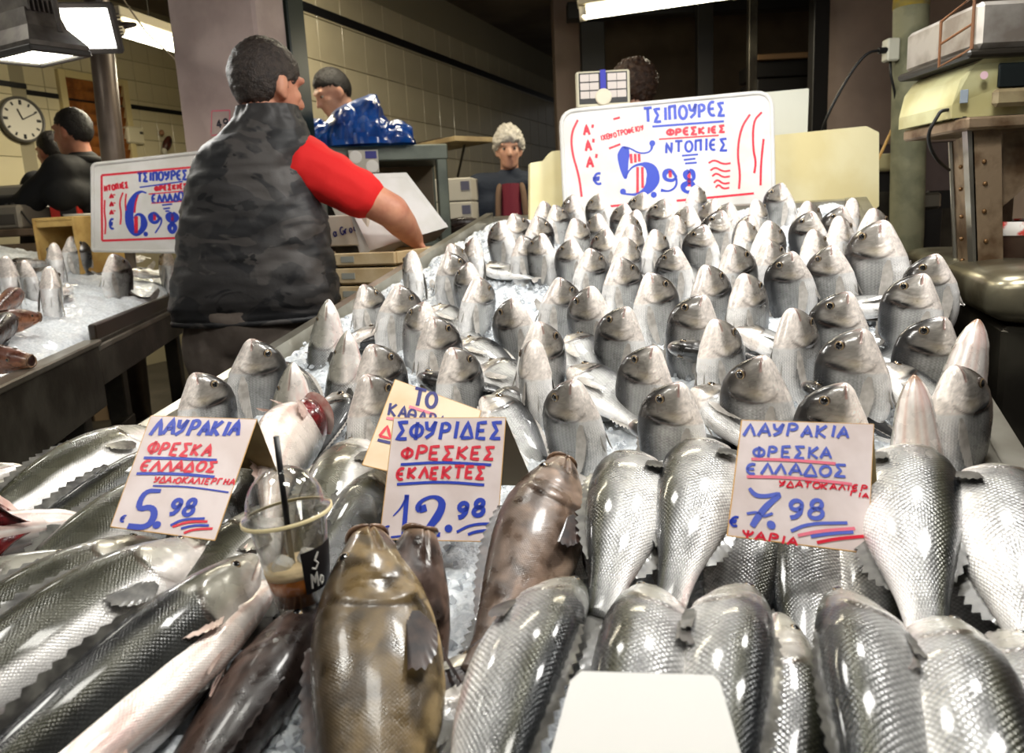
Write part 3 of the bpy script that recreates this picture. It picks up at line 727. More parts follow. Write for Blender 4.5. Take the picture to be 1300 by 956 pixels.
gilled((118, 662, .05), (-130, 722, .03), -28, -1, 1.15, 'white fish with open red gill at the left edge', (-10, -8))
# groupers
G4 = lying('grouper_dark', (408, 768, .03), (270, 960, .0), 40, 1, (0, 0), .66, 'grouper', 'dark brown grouper lying between the sea bass and the golden grouper')
G2 = lying('grouper_dark', (532, 672, .090), (480, 880, .0), 40, -1, (0, -16), .66, 'grouper', 'small dark grouper tucked behind the golden grouper')
G1 = lying('grouper', (464, 682, .085), (470, 950, .02), 14, -1, (0, -12), .78, 'grouper', 'golden brown grouper at the front, mouth open towards the cup')
G3 = lying('grouper_mid', (712, 588, .085), (600, 870, .02), 32, -1, (6, -12), .70, 'grouper', 'greyish brown grouper right of the 12.98 card')
# a few bream that lie flat between the standing ones
for a in (((612, 340, .03), (690, 356, .02), 15, 1, (0, 0), .8, 'sea bream lying flat on bare ice, tail to the right, mid counter'),
          ((530, 478, .05), (640, 496, .02), 20, -1, (20, 0), .95, 'sea bream lying flat, head low, above the 12.98 card'),
          ((610, 468, .03), (690, 512, .02), 25, 1, (10, 0), .85, 'pale sea bream lying flat, tail near the frontmost upright bream'),
          ((520, 425, .02), (440, 440, .02), 15, 1, (0, 0), .8, 'sea bream lying flat with its tail to the left'),
          ((850, 345, .02), (960, 395, .02), 25, 1, (0, 0), .9, 'sea bream lying flat between upright rows, mid counter'),
          ((1055, 398, .03), (1150, 388, .03), 10, 1, (12, 0), .85, 'sea bream lying flat, belly up, right part of the counter'),
          ((680, 500, .02), (610, 560, .02), 25, -1, (0, 0), .9, 'sea bream lying flat behind the 12.98 card'),
          ((722, 428, .05), (752, 482, .02), 15, 1, (10, 0), .85, 'pale sea bream body lying behind the viewer-facing bream'),
          ((722, 470, .05), (796, 528, .02), 15, 1, (14, 0), .9, 'sea bream lying flat, dark tail beside the frontmost upright bream'),
          ((580, 436, .05), (650, 478, .02), 15, 1, (10, 0), .85, 'sea bream lying flat, tail pointing at the bare ice'),
          ((545, 392, .05), (590, 420, .02), 15, 1, (0, 0), .8, 'small sea bream body lying behind the left cluster'),
          ((848, 440, .06), (930, 455, .03), 10, -1, (0, 0), .85, 'sea bream lying flat with white snout to the left, mid counter'),
          ((798, 540, .05), (880, 560, .02), 10, -1, (0, 0), .8, 'sea bream lying low with pink snout to the left'),
          ((878, 495, .06), (950, 550, .03), 15, 1, (10, 0), .85, 'sea bream body lying just behind the 7.98 card'),
          ((612, 505, .06), (655, 560, .02), 15, 1, (0, 0), .85, 'sea bream lying beside the right edge of the 12.98 card'),
          ((1020, 425, .05), (1075, 455, .02), 10, 1, (0, 0), .85, 'pale sea bream lying between two upright bream, right half'),
          ((1110, 465, .06), (1160, 505, .03), 12, 1, (10, 0), .85, 'sea bream lying behind the pale fish head by the 7.98 card'),
          ((1018, 487, .05), (1075, 520, .02), 12, -1, (0, 0), .8, 'sea bream with white snout to the left above the 7.98 card'),
          ((752, 340, .04), (800, 352, .02), 12, 1, (0, 0), .8, 'sea bream lying flat in the far middle of the counter'),
          ((930, 420, .05), (985, 440, .02), 12, 1, (0, 0), .85, 'sea bream lying flat left of the darkest upright bream'),
          ((480, 420, .05), (440, 438, .02), 15, -1, (0, 0), .8, 'sea bream lying flat, dark tail to the left of the cluster'),
          ((430, 500, .05), (400, 560, .02), 15, 1, (0, 0), .85, 'sea bream lying above the open-gilled white fish'),
          ((330, 470, .05), (395, 510, .02), 20, 1, (0, 0), .9, 'sea bream lying flat in the cluster behind the 5.98 card')):
    lying('bream', *a[:6], 'sea_bream', a[6], 'sea bream lying flat on the ice')

# ------------------------------------------------------------------ price cards: stroke lettering
def arc(cx, cy, rx, ry, a0, a1, n=12): return [(cx+rx*math.cos(math.radians(a)), cy+ry*math.sin(math.radians(a))) for a in np.linspace(a0, a1, n)]
O_ = arc(.42, .5, .40, .48, 100, 460, 18)
GL = {
 'Α': [[(0, 0), (.42, 1), (.84, 0)], [(.16, .36), (.70, .36)]], 'Λ': [[(0, 0), (.42, 1), (.84, 0)]],
 'Υ': [[(.05, 1), (.15, .58), (.42, .5), (.72, .95)], [(.74, 1), (.58, .3), (.12, .02)]], 'Ρ': [[(.1, 0), (.16, 1)]+arc(.38, .75, .36, .25, 90, -110, 9)],
 'Κ': [[(.08, 1), (.08, 0)], [(.72, 1), (.12, .48), (.76, 0)]], 'Ι': [[(.25, 1), (.2, 0)]], 'Ϊ': [[(.25, .75), (.2, 0)], [(.1, 1), (.12, .98)], [(.36, 1), (.38, .98)]],
 'Φ': [arc(.42, .5, .42, .34, 0, 360, 18), [(.42, 1.02), (.42, -.02)]], 'Ε': [[(.72, 1), (.1, .96), (.1, .04), (.74, 0)], [(.1, .5), (.6, .5)]],
 'ε': [arc(.45, .5, .40, .48, 60, 300, 14), [(.05, .5), (.6, .5)]], 'Σ': [[(.76, 1), (.08, 1), (.46, .5), (.06, 0), (.8, 0)]], 'Δ': [[(0, 0), (.42, 1), (.86, 0), (0, 0)]],
 'Ο': [O_], 'Τ': [[(0, 1), (.86, 1)], [(.42, 1), (.40, 0)]], 'Π': [[(.1, 0), (.12, .96)], [(0, .96), (.86, 1)], [(.70, 1), (.70, 0)]], 'Ν': [[(.06, 0), (.08, 1), (.68, 0), (.72, 1)]],
 'Γ': [[(.1, 0), (.12, 1), (.7, 1)]], 'Η': [[(.1, 1), (.1, 0)], [(.7, 1), (.7, 0)], [(.1, .5), (.7, .5)]], 'Μ': [[(.02, 0), (.1, 1), (.42, .4), (.76, 1), (.84, 0)]],
 'Θ': [O_, [(.15, .5), (.7, .5)]], 'Χ': [[(0, 1), (.76, 0)], [(.76, 1), (0, 0)]], 'Ψ': [arc(.42, .95, .38, .5, 180, 360, 10), [(.42, 1), (.42, 0)]], "'": [[(.2, 1.05), (.12, .7)]], '.': [[(.18, .03), (.2, .02), (.22, .05), (.18, .03)]],
 '€': [arc(.5, .5, .40, .48, 60, 300, 14), [(-.05, .6), (.6, .6)], [(-.05, .42), (.55, .42)]],
 '1': [[(.05, .62), (.30, .8), (.42, 1), (.40, 0)]], '2': [arc(.40, .72, .36, .28, 170, -30, 12)+[(.30, .2), (.02, .02), (.84, 0)]], '5': [[(.82, 1), (.30, .98), (.18, .56)]+arc(.36, .33, .40, .30, 110, -150, 14)],
 '6': [[(.7, .95), (.4, .9), (.12, .5)]+arc(.42, .3, .34, .30, 170, 530, 18)], '7': [[(.02, 1), (.2, .88), (.8, .96), (.44, .4), (.26, 0)], [(.1, .42), (.55, .46)]],
 '8': [arc(.42, .75, .28, .24, -90, 270, 14), arc(.42, .26, .36, .26, 90, 450, 16)], '9': [arc(.38, .72, .32, .26, 0, 360, 14), [(.70, .75), (.64, .3), (.4, .05), (.1, 0)]],
 'G': [arc(.45, .5, .42, .5, 50, 330, 14)+[(.82, .45), (.5, .45)]], 'r': [[(.1, .65), (.1, 0)], [(.1, .45), (.3, .65), (.5, .62)]], 'o': [arc(.35, .32, .3, .32, 0, 360, 12)], 'u': [[(.08, .65), (.1, .15), (.35, 0), (.6, .2), (.6, .65)], [(.6, .2), (.62, 0)]],
 'p': [[(.1, .65), (.1, -.3)], arc(.35, .32, .28, .32, 150, -150, 12)], 'a': [arc(.35, .32, .28, .32, 0, 360, 12), [(.64, .65), (.66, 0)]], 'M': [[(.02, 0), (.1, 1), (.42, .3), (.76, 1), (.84, 0)]], '4': [[(.5, 0), (.5, 1), (.02, .35), (.8, .35)]],
}
INK = {'b': mat('blue_marker_ink', srgb(36, 62, 176), .45), 'r': mat('red_marker_ink', srgb(214, 34, 58), .45), 'k': mat('dark_ink', srgb(44, 44, 60), .5), 'p': mat('faded_red_ink', srgb(232, 120, 140), .5), 'f': mat('faded_blue_ink', srgb(88, 104, 196), .5), 'n': mat('navy_ink', srgb(34, 34, 110), .45)}
class Plane:
    def __init__(s, o, x, y):
        s.o = np.array(o, float); s.x = np.array(x, float)/np.linalg.norm(x); y = np.array(y, float); y = y-s.x*np.dot(y, s.x); s.y = y/np.linalg.norm(y)
        s.n = np.cross(s.x, s.y)
        if np.dot(s.n, CP-s.o) < 0: s.n = -s.n
    def px(s, p): return onplane(p[0], p[1], s.o, s.n)
def stroke(mb, pts, wd, n, lift=.0006):
    """flat marker stroke with thickness; pts on the card, wd one or many widths"""
    P = [np.array(q, float)+n*lift for q in pts]
    W = wd if isinstance(wd, (list, tuple, np.ndarray)) else [wd]*len(P); Q = np.zeros((len(P), 2, 3))
    for i, q in enumerate(P):
        t = P[min(i+1, len(P)-1)]-P[max(i-1, 0)]; b = np.cross(n, t); b /= (np.linalg.norm(b)+1e-9)
        Q[i, 0] = q+b*W[i]/2; Q[i, 1] = q-b*W[i]/2
    mb.grid(Q)
def dense(pts, k=4):
    out = []
    for a, b in zip(pts[:-1], pts[1:]):
        for i in range(k): out.append((lerp(a[0], b[0], i/k), lerp(a[1], b[1], i/k)))
    return out+[pts[-1]]
def smooth_poly(pts, it=2):
    for _ in range(it):
        o = [pts[0]]
        for a, b in zip(pts[:-1], pts[1:]): o += [(a[0]*.75+b[0]*.25, a[1]*.75+b[1]*.25), (a[0]*.25+b[0]*.75, a[1]*.25+b[1]*.75)]
        pts = o+[pts[-1]]
    return pts
def write(parent, pl, text, p0, p1, h, ink, wd, slant=0.12, up=None, rough=.05, gap=.16):
    """handwritten line: baseline pixels p0..p1, letter height h (pixels)"""
    mb = MB(); p0 = np.array(p0, float); p1 = np.array(p1, float); d = p1-p0; ln = np.linalg.norm(d); d /= ln
    upv = np.array(up, float) if up is not None else np.array((d[1], -d[0])); upv = upv/np.linalg.norm(upv)
    ws = [.42 if c in 'ΙΪ1\'.' else .9 for c in text if c != ' ']; tot = sum(.5 if c == ' ' else (.42 if c in 'ΙΪ\'.' else .9) for c in text)+gap*(len(text)-1)
    x = 0; rr = random.Random(text+str(p0))
    for c in text:
        cw = .5 if c == ' ' else (.42 if c in 'ΙΪ\'.' else .9)
        if c != ' ':
            jx, jy, js = rr.uniform(-rough, rough), rr.uniform(-rough, rough), 1+rr.uniform(-.08, .08)
            for st in GL[c]:
                pts = st if len(st) > 6 else dense(st, 3)
                q = [p0+d*((x+(gx*js+jx+slant*gy)*1.0)/tot*ln)+upv*h*(gy*js+jy) for gx, gy in pts]
                stroke(mb, [pl.px(z) for z in q], wd, pl.n)
        x += cw+gap
    return mb.obj('lettering', INK[ink], parent)
def line(parent, pl, pts, ink, wd, sm=True, name='underline'):
    mb = MB(); p = smooth_poly([tuple(q) for q in pts]) if sm and len(pts) > 2 else dense([tuple(q) for q in pts], 4)
    W = wd if not isinstance(wd, (list, tuple)) else list(np.interp(np.linspace(0, 1, len(p)), np.linspace(0, 1, len(wd)), wd))
    stroke(mb, [pl.px(q) for q in p], W, pl.n); return mb.obj(name, INK[ink], parent)
def dot(parent, pl, p, r, ink='b'):
    c_ = pl.px(p)+pl.n*.0007; MB().add([c_+(pl.x*math.cos(a)+pl.y*math.sin(a))*r for a in np.linspace(0, 2*math.pi, 17)[:-1]], [tuple(range(16))]).obj('lettering', INK[ink], parent)
m_card = mat('worn_white_card', srgb(226, 212, 210), .55, c2=srgb(212, 196, 192), vscale=18)
m_card_b = mat('beige_card', srgb(226, 206, 178), .6, c2=srgb(212, 186, 150), vscale=14)
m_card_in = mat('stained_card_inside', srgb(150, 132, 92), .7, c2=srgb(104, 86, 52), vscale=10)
m_edge = mat('yellowed_card_edge', srgb(206, 160, 96), .6)
def card(name, label, corners, Yb, Yt, mat_, inner, side=None, depth=.12, cat='price card'):
    """folded card: corner pixels tl,tr,br,bl; bottom edge at depth Yb, top edge at Yt"""
    tl, tr, br, bl = corners; B0 = atY(*bl, Yb); T0 = atY(*tl, Yt); B1 = atY(*br, Yb)
    pl = Plane(B0, B1-B0, T0-B0); C = [pl.px(q) for q in corners]
    root = empty(name, label, cat); root.location = (0, 0, 0)
    # outline with slightly soft corners, two sheets of thickness
    def sheet(nm, Q, n, m):
        mb = MB(); g = np.zeros((9, 9, 3))
        for i in range(9):
            for j in range(9):
                u, v = j/8, i/8; g[i, j] = (Q[3]*(1-u)+Q[2]*u)*(1-v)+(Q[0]*(1-u)+Q[1]*u)*v
        mb.prism([Q[0], Q[1], Q[2], Q[3]], -n*.0011); return mb.obj(nm, m, root)
    front = sheet('front_panel', C, pl.n, mat_)
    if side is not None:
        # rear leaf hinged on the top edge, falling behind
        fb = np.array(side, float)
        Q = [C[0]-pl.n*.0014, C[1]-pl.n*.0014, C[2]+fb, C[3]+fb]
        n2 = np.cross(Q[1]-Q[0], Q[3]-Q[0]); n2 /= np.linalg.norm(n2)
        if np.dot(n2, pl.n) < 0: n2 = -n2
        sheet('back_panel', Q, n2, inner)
    for a, b in ((0, 1), (1, 2), (2, 3), (3, 0)):
        MB().tube([C[a]-pl.n*.0005, C[b]-pl.n*.0005], .0007, 5).obj('card_edge', m_edge, root)
    return front, pl
def crop(x0, y0, k): return lambda *q: [(x0+a/k, y0+b/k) for a, b in q] if len(q) > 1 else (x0+q[0][0]/k, y0+q[0][1]/k)
# --- 5.98 card
c = crop(140, 520, 5.62)
root, pl = card('price_card', 'tent price card with 5.98 in blue among the heaped sea bass', c((290, 45), (1045, 70), (745, 932), (2, 835)), .66, .755, m_card, m_card_in, atY(352, 600, .80)-atY(*c((745, 932)), .66))
up = (.34, -1)
write(root, pl, 'ΛΑΥΡΑΚΙΑ', c((285, 180)), c((915, 185)), 20, 'b', .0042, .1, up)
write(root, pl, 'ΦΡΕΣΚΑ', c((262, 318)), c((715, 335)), 16, 'r', .0032, .1, up)
line(root, pl, c((240, 345), (480, 350), (760, 362)), 'b', .0032)
write(root, pl, 'εΛΛΑΔΟΣ', c((205, 440)), c((752, 445)), 13.5, 'r', .0030, .1, up)
line(root, pl, c((188, 458), (480, 458), (745, 482)), 'b', .0032)
write(root, pl, 'ΥΔΑΪΟΚΑΛΙΕΡΓΗΑ', c((305, 520)), c((885, 540)), 8, 'r', .0018, .1, up)
line(root, pl, c((305, 545), (560, 550), (845, 592)), 'b', .0018)
line(root, pl, c((362, 582), (245, 580), (190, 718), (300, 690), (322, 760), (260, 845), (125, 832)), 'b', [.004, .005, .006, .006, .007, .006, .006], name='lettering')
dot(root, pl, c((333, 824)), .0040)
write(root, pl, '98', c((415, 745)), c((585, 752)), 21, 'b', .0045, .1, up)
write(root, pl, '€', c((62, 800)), c((108, 800)), 9, 'b', .002, .1, up)
for q, k in (((( 430, 828), (520, 782), (675, 778)), 'b'), (((445, 838), (560, 800), (695, 800)), 'r'), (((505, 850), (600, 825), (705, 828)), 'b'), (((525, 882), (600, 855), (732, 850)), 'r')): line(root, pl, c(*q), k, .0026)
# --- 12.98 card and the beige one behind
c = crop(460, 480, 4.552)
root, pl = card('price_card', 'beige card half hidden behind the white 12.98 card', c((190, 8), (685, 188), (560, 640), (0, 500)), .80, .90, m_card_b, m_card_in, (0.0, .10, -.02))
write(root, pl, 'ΤΟ', c((285, 150)), c((430, 185)), 21, 'n', .0048, .05, (.15, -1))
line(root, pl, c((270, 165), (415, 210)), 'p', .004)
write(root, pl, 'ΚΑΘΑΡΑ', c((148, 215)), c((480, 290)), 15, 'n', .0032, .05, (.15, -1))
line(root, pl, c((140, 232), (195, 240)), 'p', .004); write(root, pl, 'ΔΕΝ', c((98, 335)), c((330, 390)), 15, 'r', .0036, .05, (.15, -1))
line(root, pl, c((88, 358), (230, 392)), 'n', .004)
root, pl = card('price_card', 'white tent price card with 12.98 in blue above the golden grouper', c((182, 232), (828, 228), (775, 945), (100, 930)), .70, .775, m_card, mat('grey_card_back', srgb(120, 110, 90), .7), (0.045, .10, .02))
up = (.06, -1)
write(root, pl, 'ΣΦΥΡΙΔΕΣ', c((190, 355)), c((805, 345)), 21, 'b', .0040, .08, up)
write(root, pl, 'ΦΡΕΣΚΕΣ', c((225, 472)), c((765, 470)), 16, 'r', .0034, .1, up)
line(root, pl, c((222, 500), (460, 485), (745, 502)), 'b', .003)
write(root, pl, 'εΚΛΕΚΤΕΣ', c((195, 585)), c((708, 578)), 15, 'r', .0034, .1, up)
line(root, pl, c((200, 614), (460, 598), (705, 618)), 'b', .003)
line(root, pl, c((178, 798), (225, 750), (262, 680)), 'b', [.001, .002, .004], name='lettering'); line(root, pl, c((258, 675), (238, 915)), 'b', [.005, .005], name='lettering'); line(root, pl, c((165, 920), (290, 905)), 'b', .002)
line(root, pl, c((335, 770), (318, 745), (345, 705), (415, 680), (468, 715), (445, 790), (355, 900), (450, 905)), 'b', [.005, .007, .004, .0035, .008, .009, .004, .005], name='lettering'); line(root, pl, c((345, 735), (355, 775)), 'b', [.008, .008], name='lettering')
dot(root, pl, c((498, 870)), .0042)
write(root, pl, '98', c((550, 805)), c((705, 792)), 20, 'b', .0050, .1, up); write(root, pl, '€', c((112, 905)), c((158, 900)), 10, 'b', .002, .1, up)
line(root, pl, c((545, 890), (630, 845), (768, 840)), 'b', .0028); line(root, pl, c((610, 905), (650, 888), (722, 880)), 'b', .003)
# --- 7.98 card
c = crop(910, 525, 5.167)
root, pl = card('price_card', 'square price card with 7.98 in faded blue among the sea bass', c((165, 45), (1030, 70), (990, 915), (70, 800)), .60, .68, m_card, m_card_in, (0.03, .035, .0))
up = (.03, -1)
write(root, pl, 'ΛΑΥΡΑΚΙΑ', c((170, 145)), c((870, 158)), 15, 'f', .0030, .1, up)
write(root, pl, 'ΦΡΕΣΚΑ', c((240, 288)), c((755, 298)), 14, 'f', .0028, .05, up); line(root, pl, c((225, 300), (480, 305), (780, 330)), 'p', .003)
write(root, pl, 'εΛΛΑΔΟΣ', c((190, 395)), c((845, 415)), 13.5, 'f', .0028, .05, up); line(root, pl, c((195, 415), (500, 420), (885, 465)), 'p', .003)
write(root, pl, 'ΥΔΑΤΟΚΑΛΙεΡ', c((400, 478)), c((985, 512)), 7.5, 'r', .0016, .1, up); write(root, pl, 'ΓΙΑ', c((870, 540)), c((1000, 560)), 6.5, 'r', .0016, .1, up)
line(root, pl, c((212, 490), (250, 540), (330, 545), (435, 520), (330, 600), (260, 690), (230, 742)), 'f', [.003, .005, .004, .004, .006, .006, .005], name='lettering'); line(root, pl, c((195, 658), (270, 645), (300, 680), (365, 655)), 'f', .0025, name='lettering'); dot(root, pl, c((355, 732)), .0042, 'f')
write(root, pl, '98', c((470, 685)), c((695, 685)), 22, 'f', .0042, .05, up); write(root, pl, '€', c((82, 740)), c((155, 740)), 13, 'b', .0022, .1, up)
for q, k in ((((485, 772), (600, 722), (855, 718)), 'f'), (((530, 802), (680, 770), (905, 755)), 'p'), (((615, 808), (740, 788), (895, 778)), 'f'), (((655, 848), (780, 822), (962, 806)), 'r')): line(root, pl, c(*q), k, .003)
write(root, pl, 'ΨΑΡΙΑ', c((165, 815)), c((530, 868)), 10, 'r', .0022, .1, up)
# --- small white card edge at the very front
B0 = atY(728, 866, .50)
q = [(724, 864), (738, 852), (905, 857), (914, 866), (950, 990), (690, 990)]
pl = Plane(atY(735, 860, .385), V3(1, 0, 0), V3(0, 1, .30)); fc = empty('blank_card', 'blank white card edge in front of the first sea bass row', 'card')
MB().prism([pl.px(z) for z in q], -pl.n*.0012).obj('panel', mat('plain_white_card', srgb(226, 224, 220), .6), fc)

# ------------------------------------------------------------------ big foam-lid price boards
m_foam = mat('white_polystyrene', srgb(214, 212, 210), .75, bump=.12, bscale=320, c2=srgb(204, 202, 197), vscale=9)
m_foam_y = mat('yellowed_polystyrene', srgb(232, 222, 178), .75, bump=.12, bscale=320, c2=srgb(222, 208, 156), vscale=4)
def rounded(pts, r, n=6):
    """pixel polygon with rounded corners"""
    out = []; m = len(pts)
    for i in range(m):
        a, b, c_ = np.array(pts[i-1], float), np.array(pts[i], float), np.array(pts[(i+1) % m], float)
        rr = r[i] if isinstance(r, (list, tuple)) else r; u = (a-b)/np.linalg.norm(a-b); v = (c_-b)/np.linalg.norm(c_-b)
        if rr <= 0: out.append(tuple(b)); continue
        for t in np.linspace(0, 1, n): out.append(tuple((b+u*rr)*(1-t)**2+b*2*t*(1-t)+(b+v*rr)*t**2))
    return out
def board(name, label, pts, r, Y, lean, th, m, yaw=0.0, rim=True, cat='price board'):
    c0 = np.mean([np.array(p) for p in pts], 0); pl = Plane(atY(c0[0], c0[1], Y), V3(math.cos(yaw), math.sin(yaw), 0), V3(-math.sin(yaw)*lean, math.cos(yaw)*lean, 1))
    P = [pl.px(q) for q in rounded(pts, r)]; root = empty(name, label, cat); panel = MB().prism([p_-pl.n*.0 for p_ in P], -pl.n*th).obj('panel', m, root)
    if rim: MB().tube(P+[P[0]], .008, 8, False).obj('rim', m, root, True)
    return panel, pl
c = crop(705, 105, 4.483)
root, pl = board('price_board', 'large white foam lid lettered 5.98 standing behind the bream', c((30, 165), (1230, 50), (1245, 760), (60, 790)), [20, 22, 6, 6], 2.62, .18, .035, m_foam)
write(root, pl, 'ΤΣΙΠΟΥΡεΣ', c((505, 228)), c((975, 185)), 17, 'b', .011, .05); line(root, pl, c((552, 250), (960, 220)), 'b', .008)
write(root, pl, 'ΦΡεΣΚΙεΣ', c((635, 305)), c((972, 280)), 8.5, 'r', .009, .05); line(root, pl, c((590, 322), (930, 300)), 'r', .006)
write(root, pl, 'ΝΤΟΠΙεΣ', c((628, 402)), c((982, 382)), 14.5, 'b', .009, .05)
for a in (((720, 416), (812, 408)), ((730, 440), (798, 432)), ((738, 460), (805, 455))): line(root, pl, c(*a), 'b', .007)
for a, b in (((165, 300), (225, 295)), ((175, 388), (232, 382)), ((180, 482), (245, 478))): write(root, pl, "Α'", c(a), c(b), 14, 'r', .009, .05)
write(root, pl, 'ΙΧΘΥΟΤΡΟΦεΙΟΥ', c((262, 330)), c((505, 268)), 6.5, 'r', .005, .05); line(root, pl, c((330, 208), (368, 198)), 'r', .008); line(root, pl, c((305, 375), (370, 350)), 'r', .008)
write(root, pl, '€', c((222, 585)), c((280, 578)), 15, 'b', .009, .05)
line(root, pl, c((552, 345), (545, 395), (480, 405), (420, 370), (390, 368)), 'b', [.02, .006, .006, .006, .01], name='lettering'); line(root, pl, c((400, 365), (385, 420), (390, 480), (400, 548)), 'b', [.02, .045, .03, .006], name='lettering'); line(root, pl, c((400, 540), (430, 480), (500, 458), (550, 490), (560, 550), (530, 610), (470, 640), (385, 632)), 'b', [.005, .006, .01, .04, .05, .03, .008, .006], name='lettering')
for a in ((552, 345), (385, 620), (560, 638)): dot(root, pl, c(a), .011)
for a in (((430, 405), (434, 460)), ((454, 405), (456, 455)), ((476, 405), (478, 450)), ((468, 480), (468, 630)), ((495, 480), (497, 600))): line(root, pl, c(*a), 'r', .010, name='lettering')
line(root, pl, c((690, 540), (660, 495), (620, 510), (622, 550), (670, 560), (690, 535), (690, 590), (650, 620), (600, 612)), 'b', [.01, .012, .02, .014, .012, .008, .008, .007, .014], name='lettering'); line(root, pl, c((652, 500), (655, 540)), 'r', .012, name='lettering')
line(root, pl, c((760, 500), (735, 520), (745, 550), (790, 555), (785, 510), (760, 498)), 'b', [.012, .02, .012, .012, .02, .012], name='lettering'); line(root, pl, c((760, 565), (720, 590), (740, 625), (790, 620), (785, 580), (760, 562)), 'b', [.012, .022, .012, .012, .02, .012], name='lettering'); line(root, pl, c((760, 505), (762, 590)), 'r', .012, name='lettering')
for i, y in enumerate((450, 492, 525, 562, 590)): line(root, pl, c((872+i*10, y+8), (905+i*6, y-12), (955, y+15), (998-i*2, y+8)), 'r', .007, name='squiggle')
for q in (((128, 212), (90, 290), (95, 400), (135, 530), (150, 650)), ((1108, 180), (1055, 260), (1035, 400), (1052, 520), (1045, 605)), ((1175, 168), (1125, 220), (1125, 380), (1142, 450), (1132, 515)), ((1185, 320), (1170, 460), (1168, 585)), ((690, 672), (870, 655), (1130, 630)), ((175, 718), (440, 690))): line(root, pl, c(*q), 'r', .008, name='squiggle')
# 6.98 board on the neighbouring counter
c = crop(110, 190, 7.353)
root, pl = board('price_board', 'white foam lid lettered 6.98 behind the vest-wearing man', c((55, 140), (1260, 5), (1260, 960), (60, 940)), [6, 8, 2, 2], 3.0, .10, .04, m_foam)
for q in (((140, 240), (1250, 140)), ((140, 240), (145, 850)), ((145, 850), (1250, 810))): line(root, pl, c(*q), 'r', .009, name='border_line')
write(root, pl, 'ΤΣΙΠΟΥΡεΣ', c((475, 300)), c((945, 275)), 11, 'b', .010, .05); line(root, pl, c((495, 352), (900, 297)), 'b', .006)
write(root, pl, 'ΝΤΟΠΙεΣ', c((168, 390)), c((395, 350)), 7, 'r', .008, .05); write(root, pl, 'ΦΡεΣΚΙεΣ', c((640, 388)), c((942, 362)), 6.5, 'r', .009, .05); line(root, pl, c((580, 415), (930, 385)), 'r', .005)
write(root, pl, 'εΛΛΑΔΟΣ', c((612, 498)), c((955, 470)), 10.5, 'b', .009, .05); line(root, pl, c((605, 500), (950, 478)), 'r', .005)
for y in (455, 530, 605): write(root, pl, "Α'", c((218, y)), c((270, y-4)), 5, 'r', .009, .05)
write(root, pl, '€', c((215, 745)), c((272, 742)), 14, 'b', .009, .05)
line(root, pl, c((560, 405), (500, 385), (430, 450), (395, 580), (400, 700), (440, 790), (500, 780), (545, 700), (520, 610), (470, 600), (440, 640)), 'b', [.006, .008, .02, .035, .035, .02, .02, .03, .014, .008, .006], name='lettering')
dot(root, pl, c((552, 788)), .010); line(root, pl, c((480, 420), (455, 500), (448, 590)), 'r', .008, name='lettering'); line(root, pl, c((462, 620), (462, 780)), 'r', .016, name='lettering')
line(root, pl, c((690, 650), (640, 590), (595, 630), (610, 680), (660, 680), (690, 620), (705, 680), (640, 780)), 'b', [.014, .014, .03, .014, .014, .008, .007, .006], name='lettering'); line(root, pl, c((635, 600), (635, 660)), 'r', .012, name='lettering')
line(root, pl, c((800, 590), (755, 630), (790, 680), (845, 640), (800, 590)), 'b', [.014, .03, .014, .03, .014], name='lettering'); line(root, pl, c((800, 685), (765, 730), (800, 785), (835, 730), (800, 685)), 'b', [.014, .02, .014, .02, .014], name='lettering')
line(root, pl, c((800, 600), (800, 670)), 'r', .012, name='lettering')
for q in (((340, 400), (305, 490), (325, 600), (315, 700)), ((370, 410), (360, 500), (368, 570)), ((170, 470), (165, 580), (180, 680), (172, 790)), ((930, 520), (910, 580), (935, 670))): line(root, pl, c(*q), 'r', .007, name='squiggle')
for q in (((705, 518), (800, 508)), ((715, 552), (780, 545)), ((735, 575), (775, 572))): line(root, pl, c(*q), 'b', .007)
# other foam pieces behind the boards
board('polystyrene_sheet', 'yellowed foam box lid with a chipped corner left of the concrete pole', [(980, 172), (1100, 160), (1116, 168), (1116, 262), (1075, 290), (985, 290)], [0, 2, 2, 2, 0, 0], 2.72, .12, .03, m_foam_y, 0, False, 'foam lid')
board('polystyrene_sheet', 'upright foam lid peeking above the right end of the big board', [(962, 118), (1027, 112), (1022, 255), (972, 258)], 2, 2.85, .08, .04, mat('pale_foam', srgb(220, 220, 206), .75), 0, False, 'foam lid')
board('polystyrene_sheet', 'yellowish broken foam panel between the woman and the big board', [(673, 207), (690, 204), (700, 192), (722, 190), (722, 290), (673, 290)], 1.5, 2.70, .1, .03, m_foam_y, .2, False, 'foam panel')

# ------------------------------------------------------------------ neighbouring counter on the left
LA = V3(-.216, .976, 0); LN = V3(-.976, -.216, 0); LE = atZ(112, 434, 1.0)
def left_ice(x, y):
    d = V3(x, y, 0)-V3(LE[0], LE[1], 0); al, le = np.dot(d, LA), np.dot(d, LN)
    return 1.0+.24*max(0, min(le, 1.2))+.07*al
lib = np.vectorize(left_ice)
def lcorner(gp, gq): al = -1.1+2.6*gp; le = .015+1.15*gq; return LE[0]+LA[0]*al+LN[0]*le, LE[1]+LA[1]*al+LN[1]*le
MB().grid(ice_sheet(200, 90, lib, lcorner, 21, .9)).obj('crushed_ice', m_ice, smooth=True, label='crushed ice on the neighbouring counter at the left', category='ice', kind='stuff')
def on_left(px, py, h=0):
    d = ray(px, py)
    for i in range(900):
        P = CP+d*(.9+i*.004)
        if P[2] <= left_ice(P[0], P[1])+h: return P
    return CP+d*3.2
lc = empty('side_counter', 'long steel counter with ice at the left behind the sea bass heap', 'counter')
RL = np.stack([LA, -LN, V3(0, 0, 1)], 1)
